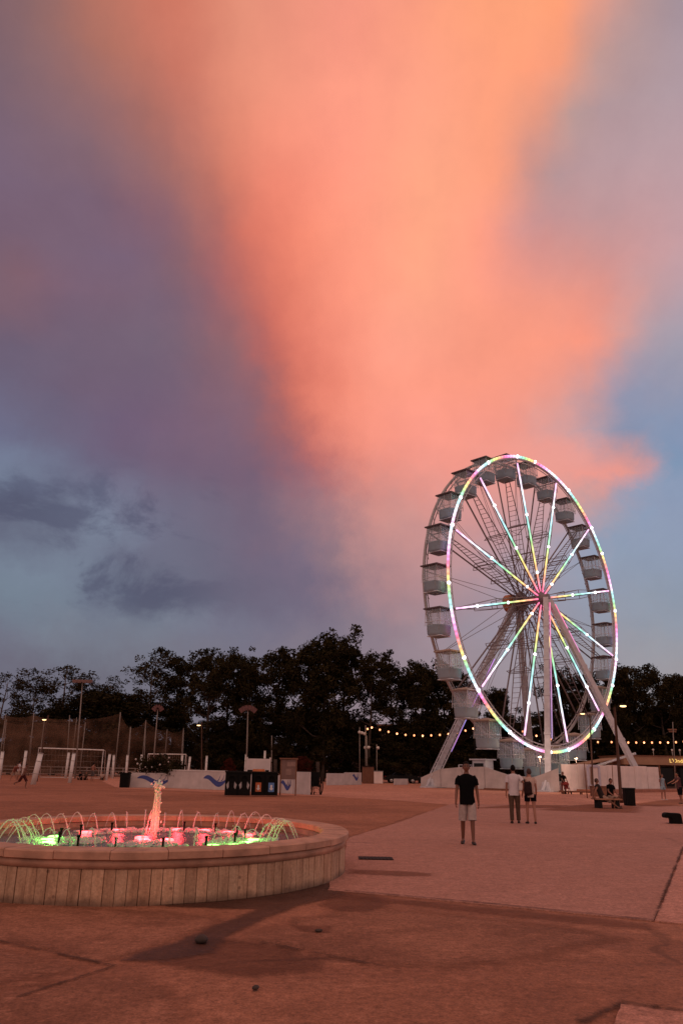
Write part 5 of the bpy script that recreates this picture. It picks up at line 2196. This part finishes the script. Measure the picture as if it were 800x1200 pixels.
# the couple, seen from behind, his arm round her shoulders
pm = G(603.5, 965.3) + Vector((0, 0, .013))
pw = G(622.5, 965.8) + Vector((0, 0, .013))
man_pose = dict(legL=(-4, 3, 1), legR=(5, 4, 2), armL=(-4, 8, 8), armR=(0, 0, 10), side=0, handR=(-.42, -.02, 1.36), elbowR=(-.3, .3, -.5))
person('man in white shirt and khaki trousers seen from behind with his arm round the woman', pm, pi - .15, 1.74, SK, C_white, C_khaki, SHOE, HAIR, man_pose, legs='trousers', sleeve=.7)
wom_pose = dict(legL=(6, 4, 1), legR=(-5, 6, 1), armL=(8, 25, 8), armR=(5, 30, 10), head_yaw=0)
wp = person('woman in cream top and dark shorts with a backpack, seen from behind beside the man', pw, pi, 1.64, SK2, C_cream, C_navy, SHOE, HAIR2, wom_pose, legs='short_shorts', sleeve=.45, female=True)
b = MB()
b.box((0, 0, 0), (.27, .15, .40), taper=.82)
bp = empty('backpack', pw + Vector((-.10, -.19, 1.06)), "dark backpack hanging on the woman's left shoulder", 'backpack', rz=.1)
b.build('bag', cloth('backpack_cloth', (.03, .017, .017)), bp, bevel=.05)
b = MB(); b.box((0, -.085, -.06), (.18, .05, .2)); b.build('pocket', cloth('backpack_cloth', (.03, .017, .017)), bp, bevel=.02)
for s_ in (-1, 1):
    b = MB(); b.tube([(.08 * s_, .05, .17), (.07 * s_, .14, .27), (.06 * s_, .24, .26), (.06 * s_, .28, .12)], .016, 6); b.build('strap', M_black, bp)
# woman with a pushchair by the fence
ps = G(660.5, 930.4)
person('long haired woman in dark top pushing a red pushchair along the fence', ps, .15, 1.66, SK, C_black, C_red, SHOE, HAIR, dict(legL=(10, 6, 1), legR=(-8, 12, 1), armL=(0, 0, 5), armR=(0, 0, 5), handL=(.17, -.40, .98), handR=(-.17, -.40, .98), head_pitch=-14), legs='trousers', sleeve=.9, long_hair=True, female=True)
st = empty('pushchair', ps + Vector((.06, -.62, 0)), 'red pushchair in front of the long haired woman', 'pushchair', rz=.15)
b = MB()
for s_ in (-1, 1):
    b.tube([(.21 * s_, .24, .99), (.21 * s_, .16, .80), (.20 * s_, -.25, .10)], .016, 6)
    b.tube([(.20 * s_, -.02, .50), (.20 * s_, .22, .10)], .016, 6)
b.tube([(-.21, .24, .99), (.21, .24, .99)], .016, 6)
b.build('frame', M_dark, st)
b = MB(); b.box((0, -.06, .42), (.36, .34, .05)); b.box((0, .10, .62), (.36, .06, .42), rot=Matrix.Rotation(-.25, 3, 'X')); b.build('seat', cloth('pushchair_red', (.25, .05, .045), .25), st, bevel=.02)
b = MB(); b.lathe([(.24, .68), (.23, .80), (.15, .90), (.01, .93)], 14, (0, .08, 0), sy=.8); b.build('hood', cloth('pushchair_red', (.25, .05, .045)), st)
for s_ in (-1, 1):
    for y in (-.26, .23):
        b = MB()
        b.tube([(.23 * s_, y + .085 * cos(2 * pi * i / 14), .10 + .085 * sin(2 * pi * i / 14)) for i in range(14)], .022, 6, closed=True)
        b.box((.23 * s_, y, .10), (.03, .05, .05))
        b.build('wheel', M_rubber, st)
# running boy on the sand
person('shirtless running boy in dark shorts on the sand at far left', G(26, 924.0), -pi / 2 - .3 + pi, 1.62, SK3, C_black, cloth('maroon_cloth', (.07, .018, .018)), None, HAIR, dict(lean=14, legL=(36, 42, 2), legR=(-32, 40, 2), footR=50, armL=(-38, 60, 8), armR=(45, 70, 8)), bare_top=True)
person('dim bare chested man standing on the sand between white posts', G(108, 915.8), pi - .4, 1.74, SK, C_black, cloth('grey_shorts', (.10, .085, .085)), None, HAIR, dict(legL=(4, 4, 5), legR=(-4, 4, 5), armL=(5, 30, 10), armR=(10, 60, 12)), bare_top=True)
person('bending player in pale shorts behind the running boy', G(16, 914.5), .9, 1.72, SK2, cloth('faded_red_cloth', (.24, .09, .07)), C_light, None, HAIR2, dict(lean=42, legL=(28, 30, 8), legR=(-14, 10, 6), armL=(50, 20, 10), armR=(20, 20, 20)))
person('player in white shirt standing beside a white post at far left', G(21, 914.2), 2.2, 1.76, SK, C_white, C_light, None, HAIR, dict(legL=(4, 4, 5), legR=(-8, 6, 5), armL=(5, 30, 10), armR=(10, 60, 12)))
for i, (px, lab, c) in enumerate(((95, 'player sitting on the sand below the first goal in dark clothes', C_black), (101, 'player sitting on the sand in grey shirt below the first goal', C_khaki), (119, 'player sitting on the sand in pale shirt right of the standing man', C_cream))):
    person(lab, G(px, 914.3), -.5 + i * .5, 1.7, SK, c, C_navy, None, HAIR, dict(pelvis=.13, lean=12, legL=(115, 125, 8), legR=(105, 120, 10), footL=0, footR=0, armL=(45, 30, 10), armR=(40, 35, 10)))
# the two sitting on the plaza bench
sb = BEN + Vector((0, 0, .012))
person('person in grey vest leaning back on the bench with legs stretched out', sb + Vector((-.22, .0, 0)), pi / 2 - .15, 1.74, SK, cloth('grey_vest', (.035, .028, .028)), C_light, SHOE, HAIR2, dict(pelvis=.56, lean=-20, legL=(66, 12, 6), legR=(60, 8, 3), footL=-15, footR=-15, armL=(-20, 5, 10), armR=(-30, 5, 12), handL=(.28, .36, .52), handR=(-.26, .36, .52), head_yaw=20), sleeve=.25)
person('person in black t-shirt sitting upright at the far side of the bench', sb + Vector((.24, .22, 0)), .5, 1.72, SK, C_black, C_light, SHOE, HAIR, dict(pelvis=.56, lean=10, legL=(82, 80, 6), legR=(78, 85, 4), armL=(25, 25, 12), armR=(30, 40, 12), head_yaw=-15))
# girl holding up a phone, and the person at the right edge
pg = G(777.5, 937.5)
gp, GJ, goff, gs, _, _ = person('girl in light blue dress raising a phone beside the fence end', pg, .35, 1.60, SK, C_blue, C_blue, SHOE_W, HAIR2, dict(legL=(3, 3, 2), legR=(-2, 3, 2), armL=(4, 12, 8), armR=(0, 0, 5), handR=(-.36, -.26, 1.42), elbowR=(-.4, .2, -1)), legs='short_shorts', sleeve=.3, female=True, long_hair=True)
h = Matrix.Rotation(.35, 3, 'Z') @ ((goff @ (GJ['wriR'] * gs)) + Vector((0, 0, .11)))
b = MB(); b.box((0, 0, 0), (.075, .012, .155)); ph = b.build('phone', M_black, None, loc=pg + h, bevel=.004)
tag(ph, 'dark phone held up by the girl in the blue dress', 'phone')
b = MB(); b.box((0, -.0075, .0), (.066, .003, .14)); b.build('screen', M_glass, ph)
person('person in dark clothes reaching forward at the right edge of the photo', G(797.5, 942), -pi / 2 + .2, 1.70, SK, cloth('plum_cloth', (.09, .04, .045)), C_navy, SHOE, HAIR, dict(legL=(6, 5, 3), legR=(-5, 6, 3), armL=(55, 20, 4), armR=(60, 15, 4), lean=6), female=True, sleeve=.5)

# ------------------------------------------------------------------ trees
def leaf_mat(name, a, b_, c):
    m = bpy.data.materials.new(name)
    m.use_nodes = True
    nt = m.node_tree
    k = NT(nt)
    bs = nt.nodes['Principled BSDF']
    co = k.n('ShaderNodeTexCoord').outputs['Object']
    at_ = k.n('ShaderNodeAttribute', attribute_name='col').outputs['Color']
    col = k.ramp(k.noise(co, .35, 4, .6), [(.32, a), (.55, b_), (.75, c)])
    col = k.mix(1.0, col, at_, 'MULTIPLY')
    nt.links.new(col, bs.inputs['Base Color'])
    bs.inputs['Roughness'].default_value = .75
    bs.inputs['Specular IOR Level'].default_value = .04
    return m


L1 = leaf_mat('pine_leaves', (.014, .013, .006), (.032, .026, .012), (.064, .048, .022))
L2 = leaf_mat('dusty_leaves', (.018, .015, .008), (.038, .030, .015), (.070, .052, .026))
L3 = leaf_mat('red_lit_leaves', (.05, .012, .010), (.085, .02, .016), (.10, .035, .02))  # red light falling on the low bushes, put into the leaf colour
BARK = mat('bark', (.055, .036, .028), .9, var=.25, scale=8, bump=.5)
BARK2 = mat('pale_bark', (.13, .090, .072), .9, var=.25, scale=8, bump=.5)


def leaves(b, c, r, n, size, rnd, squash=.8):
    """leaf-sized faces thrown through one clump, denser towards its shell"""
    c = Vector(c)
    for i in range(n):
        d = Vector((rnd.gauss(0, 1), rnd.gauss(0, 1), rnd.gauss(0, 1)))
        if d.length < 1e-3:
            continue
        d.normalize()
        rr = r * (rnd.random() ** .42) * (1 + .35 * mnoise.noise(c * .7 + d * 1.7))
        p = c + Vector((d.x * rr, d.y * rr, d.z * rr * squash))
        s = size * rnd.uniform(.55, 1.3)
        u = Vector((rnd.gauss(0, 1), rnd.gauss(0, 1), rnd.gauss(0, .7))).normalized()
        w = u.orthogonal().normalized()
        w = (w * cos(rnd.random() * 6.28) + u.cross(w) * sin(rnd.random() * 6.28))
        g = rnd.uniform(.6, 1.4)
        b.add([p - u * s, p - w * s * .42, p + u * s, p + w * s * .42], [(0, 1, 2, 3)], 0, False, (g, g * rnd.uniform(.9, 1.05), g * .9))


def tree_mesh(seed, kind):
    """unit tree about 18 m tall: returns (trunk mesh, crown mesh)"""
    rnd = random.Random(seed)
    tb, cb = MB(), MB()
    H = 18.0
    fork = {'tall': .42, 'sparse': .40, 'bushy': .22, 'round': .12}[kind]
    bend = Vector((rnd.uniform(-1, 1), rnd.uniform(-1, 1), 0)) * (1.2 if kind != 'round' else .4)
    path = []
    top_t = .88
    for i in range(11):
        t = i / 10 * top_t
        path.append(Vector((0, 0, H * t)) + bend * (t * t) + Vector((.25 * sin(t * 7 + seed), .25 * cos(t * 6 + seed), 0)) * t)
    r0 = .30 if kind != 'sparse' else .24
    tb.tube(path, [r0 * (1.35 if i == 0 else 1) * (1 - .8 * i / 10) for i in range(11)], 8)

    def tp(t):
        f = min(t / top_t, .999) * 10
        return path[int(f)].lerp(path[min(10, int(f) + 1)], f - int(f))
    nl = {'tall': 13, 'sparse': 11, 'bushy': 16, 'round': 18}[kind]
    ends = []
    for i in range(nl):
        t = lerp(fork, .86, (i + rnd.random() * .6) / nl)
        p = tp(t)
        a = i * 2.4 + rnd.uniform(-.5, .5)
        reach = {'tall': 3.4, 'sparse': 3.6, 'bushy': 3.9, 'round': 4.6}[kind] * (1.05 - .55 * (t - fork) / (1 - fork)) * rnd.uniform(.65, 1.15)
        rise = rnd.uniform(.45, 1.0) * reach * (.9 if kind in ('tall', 'sparse') else .45)
        e = p + Vector((cos(a) * reach, sin(a) * reach, rise))
        mid = p.lerp(e, .5) + Vector((0, 0, -.12 * reach)) + Vector((rnd.uniform(-.3, .3), rnd.uniform(-.3, .3), 0))
        r = r0 * (1 - .75 * t) * .55
        tb.tube([p, mid, e], [r, r * .65, r * .25], 6)
        ends.append((e, 1.0))
        for q in range(2):
            e2 = mid.lerp(e, rnd.uniform(.2, .9)) + Vector((rnd.uniform(-1.5, 1.5), rnd.uniform(-1.5, 1.5), rnd.uniform(.2, 1.5)))
            tb.tube([mid.lerp(e, .2 + .3 * q), e2], [r * .45, r * .15], 5)
            ends.append((e2, .75))
    ends.append((path[-1] + Vector((0, 0, .7)), 1.0))
    ends.append((path[-1] + Vector((rnd.uniform(-.8, .8), rnd.uniform(-.8, .8), -.4)), .9))
    for e, w in ends:
        if kind == 'sparse' and rnd.random() < .18:
            continue
        r = {'tall': 1.45, 'sparse': 1.45, 'bushy': 1.75, 'round': 2.0}[kind] * w * rnd.uniform(.7, 1.25)
        n = int({'tall': 260, 'sparse': 145, 'bushy': 280, 'round': 280}[kind] * r * r / 2.0)
        for q in range(3):                                 # each clump is three uneven sprays
            o = Vector((rnd.gauss(0, .5), rnd.gauss(0, .5), rnd.gauss(0, .4))) * r
            leaves(cb, e + o, r * rnd.uniform(.5, .8), n // 3, .24 if kind != 'sparse' else .21, rnd, .75)
    if kind in ('bushy', 'round'):
        for q in range(26 if kind == 'bushy' else 34):
            t = rnd.uniform(.10 if kind == 'round' else .2, .9)
            a = rnd.uniform(0, 6.28)
            rr = rnd.uniform(.4, 3.2) * (1.15 - t * .6)
            leaves(cb, tp(t) + Vector((cos(a) * rr, sin(a) * rr, 0)), rnd.uniform(.9, 1.7), 190, .22, rnd)
    return tb.mesh('trunk'), cb.mesh('crown')


VAR = {}
for kind, seeds in (('tall', (1, 2, 3)), ('sparse', (11, 12, 13)), ('bushy', (21, 22, 23)), ('round', (31, 32))):
    VAR[kind] = [tree_mesh(s_, kind) for s_ in seeds]
TREES = {}


def tree(px, py_top, D, kind, var, label, width=1.0, leaf=None, lean=0.0, rz=None, name='tree', group='trees behind the plaza', bark=None):
    tm, cm = VAR[kind][var % len(VAR[kind])]
    key = (kind, var % len(VAR[kind]), (leaf or L1).name)
    a = at(px, 905, D)
    a.z = 0
    top = at(px, py_top, D).z
    sc = top / 18.2
    root = empty(name, a, label, 'tree' if name != 'bush' else 'bush', group, rz if rz is not None else (px * .37) % 6.28)
    root.scale = (sc * width, sc * width, sc)
    root.rotation_euler.y = lean
    if key not in TREES:
        t2, c2 = tm.copy(), cm.copy()
        t2.materials.append(bark or (BARK2 if kind == 'sparse' else BARK))
        c2.materials.append(leaf or L1)
        TREES[key] = (t2, c2)
    for nm, me in zip(('trunk', 'crown'), TREES[key]):
        o = bpy.data.objects.new(nm, me)
        COL.objects.link(o)
        o.parent = root
    return root


TL = [(-8, 783, 128, 'sparse', 0, 1.2), (28, 786, 127, 'sparse', 1, 1.2), (60, 773, 126, 'sparse', 2, 1.35), (95, 793, 130, 'sparse', 1, .9), (121, 787, 131, 'sparse', 0, .9),
      (170, 761, 126, 'sparse', 1, 1.1), (205, 764, 128, 'tall', 0, .95), (240, 760, 107, 'tall', 1, .95), (262, 756, 111, 'tall', 2, .9), (288, 767, 108, 'bushy', 0, .75), (318, 757, 110, 'tall', 0, .95),
      (352, 746, 112, 'tall', 1, .95), (378, 738, 109, 'bushy', 1, .8), (400, 745, 113, 'tall', 2, .9), (432, 766, 109, 'tall', 0, .9), (462, 768, 112, 'tall', 1, .95), (492, 766, 110, 'bushy', 2, .75), (520, 772, 113, 'tall', 2, .95),
      (545, 784, 111, 'tall', 0, .9), (585, 800, 116, 'bushy', 0, .8), (672, 778, 116, 'bushy', 1, .8), (700, 786, 115, 'tall', 2, .9), (738, 772, 109, 'bushy', 2, .85), (763, 778, 112, 'sparse', 2, 1.1), (782, 778, 110, 'tall', 1, 1.0), (806, 784, 112, 'bushy', 0, .8)]
TN = ['sparse tree cut by the left edge of the photo', 'thin airy tree left of the bent pale tree', 'wide airy pale trunked tree behind the far left lamp', 'small airy tree behind the flat floodlight head', 'small airy tree right of the flat floodlight head',
      'slender see-through tree at the left end of the tall tree row', 'dark tall tree just right of the slender see-through tree', 'dark tall tree above the small lamp by the bushes', 'narrow dark tree left of the arched red mast', 'dense dark tree behind the arched red mast', 'dark tall tree to the left of the tallest group',
      'dark tall tree on the left shoulder of the tallest crown', 'tallest dark dense tree at the middle of the row', 'dark tall tree on the right shoulder of the tallest crown', 'dark tree right above the left end of the bulb string', 'dark tree above the middle of the left bulb string', 'dense dark tree above the right part of the left bulb string', 'dark tall tree just left of the ferris wheel rim',
      'dark tree showing through the left edge of the wheel', 'lower dense tree showing between wheel rim and left leg', 'dense dark tree showing between centre column and right leg', 'dark tree behind the right rim of the wheel', 'dense dark tree directly right of the ferris wheel', 'airy tree with sky holes right of the dense wheel-side tree', 'dark tall tree above the crossed board post', 'dense dark tree cut by the right edge of the photo']
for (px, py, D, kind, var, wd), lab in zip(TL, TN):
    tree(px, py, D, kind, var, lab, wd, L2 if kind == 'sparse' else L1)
BL = [(62, 822, 124, 0, 1.9, 'low dark bush mound under the airy trees at far left', L1), (118, 806, 126, 1, 2.2, 'broad dark bush mound behind the tall floodlight mast', L1), (150, 812, 127, 0, 1.8, 'dark bush mound right of the broad one', L1),
      (200, 822, 126, 1, 1.5, 'dark bush behind the small arched mast', L1), (250, 838, 108, 0, 1.7, 'round dark bush beside the small lamp', L1), (284, 842, 109, 1, 1.6, 'round dark bush right of the one by the small lamp', L1),
      (320, 828, 110, 0, 1.6, 'dark bush behind the white stand', L1), (352, 826, 111, 1, 1.6, 'dark bush behind the notice board', L1), (392, 832, 112, 0, 1.7, 'dark bush above the wheelchair', L1), (425, 838, 113, 1, 1.5, 'dark bush behind the lamp posts', L1),
      (466, 842, 109, 0, 1.8, 'dark bush behind the black car', L1), (505, 836, 110, 1, 1.8, 'dark bush behind the foot of the left wheel leg', L1), (545, 838, 112, 0, 1.8, 'dark bush behind the white sheets of the wheel', L1), (590, 836, 114, 1, 1.8, 'dark bush behind the middle of the wheel base', L1),
      (640, 832, 116, 0, 1.9, 'dark bush behind the centre column of the wheel', L1), (690, 830, 115, 1, 1.8, 'dark bush behind the right leg of the wheel', L1), (735, 826, 113, 0, 1.8, 'dark bush behind the left end of the pavilion', L1), (775, 826, 114, 1, 1.8, 'dark bush behind the pavilion sign', L1), (812, 828, 114, 0, 1.8, 'dark bush at the right edge behind the pavilion', L1),
      (10, 834, 124, 1, 1.9, 'low dark bush at the left edge behind the netting', L1),
      (355, 886, 96, 0, 1.5, 'reddish bush behind the notice board and the white wall', L3), (268, 888, 94, 1, 1.1, 'low reddish bush left of the white stand', L3)]
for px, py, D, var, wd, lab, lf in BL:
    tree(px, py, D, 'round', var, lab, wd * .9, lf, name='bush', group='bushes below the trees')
# flowering shrub in the planter
rnd = random.Random(77)
b = MB()
for i in range(24):
    leaves(b, (rnd.uniform(.1, 3.6), rnd.uniform(1.1, 1.9), rnd.uniform(.9, 2.0)), rnd.uniform(.45, .7), 190, .09, rnd)
b.build('foliage', L1, pl)
b = MB()
for i in range(7):
    b.ball((rnd.uniform(.4, 3.2), .7 + rnd.uniform(-.1, .1), rnd.uniform(1.4, 2.3)), rnd.uniform(.05, .09), 7, 5)
b.build('flowers', mat('white_flower', (.55, .50, .50), .7, var=.05), pl)


# two small fan palms
def palm(px, D, top_y, label):
    a = at(px, 905, D)
    a.z = 0
    h = at(px, top_y, D).z
    root = empty('fan_palm', a, label, 'palm', 'fan palms behind the low wall')
    rnd = random.Random(int(px))
    b = MB()
    b.tube([(0, 0, 0), (.05, 0, h * .3), (0, .05, h * .55)], [.22, .18, .2], 8)
    b.build('trunk', BARK, root)
    b = MB()
    for i in range(30):
        a_ = i * 2.4
        el = rnd.uniform(-.3, 1.3)
        L = h * rnd.uniform(.42, .6)
        d = Vector((cos(a_) * cos(el), sin(a_) * cos(el), sin(el)))
        side = d.cross(Vector((0, 0, 1))).normalized()
        base = Vector((0, .05, h * .55))
        for q in range(-5, 6):
            dd = (d + side * q * .13).normalized()
            p1 = base + d * L * .45
            p2 = p1 + dd * L * .55 + Vector((0, 0, -.06 * abs(q) - .12))
            b.add([p1 - side * .02, p1 + side * .02, p2], [(0, 1, 2)], 0, False, (1, 1, .95))
    b.build('crown', L2, root)


palm(372, 92, 872, 'drooping fan palm above the wheelchair')
palm(322, 95, 868, 'small fan palm between the white stand and the notice board')
# the far wood closes the view under the crowns
rnd = random.Random(3)
b = MB()
for i in range(330):
    x = rnd.uniform(-105, 150)
    y = rnd.uniform(138, 160)
    hgt = rnd.uniform(4, 9.5) if x > -52 else rnd.uniform(3, 5.5)
    for q in range(3):
        leaves(b, (x + rnd.uniform(-2, 2), y, hgt * (q + .4) / 3), rnd.uniform(1.8, 2.8), 60, .6, rnd)
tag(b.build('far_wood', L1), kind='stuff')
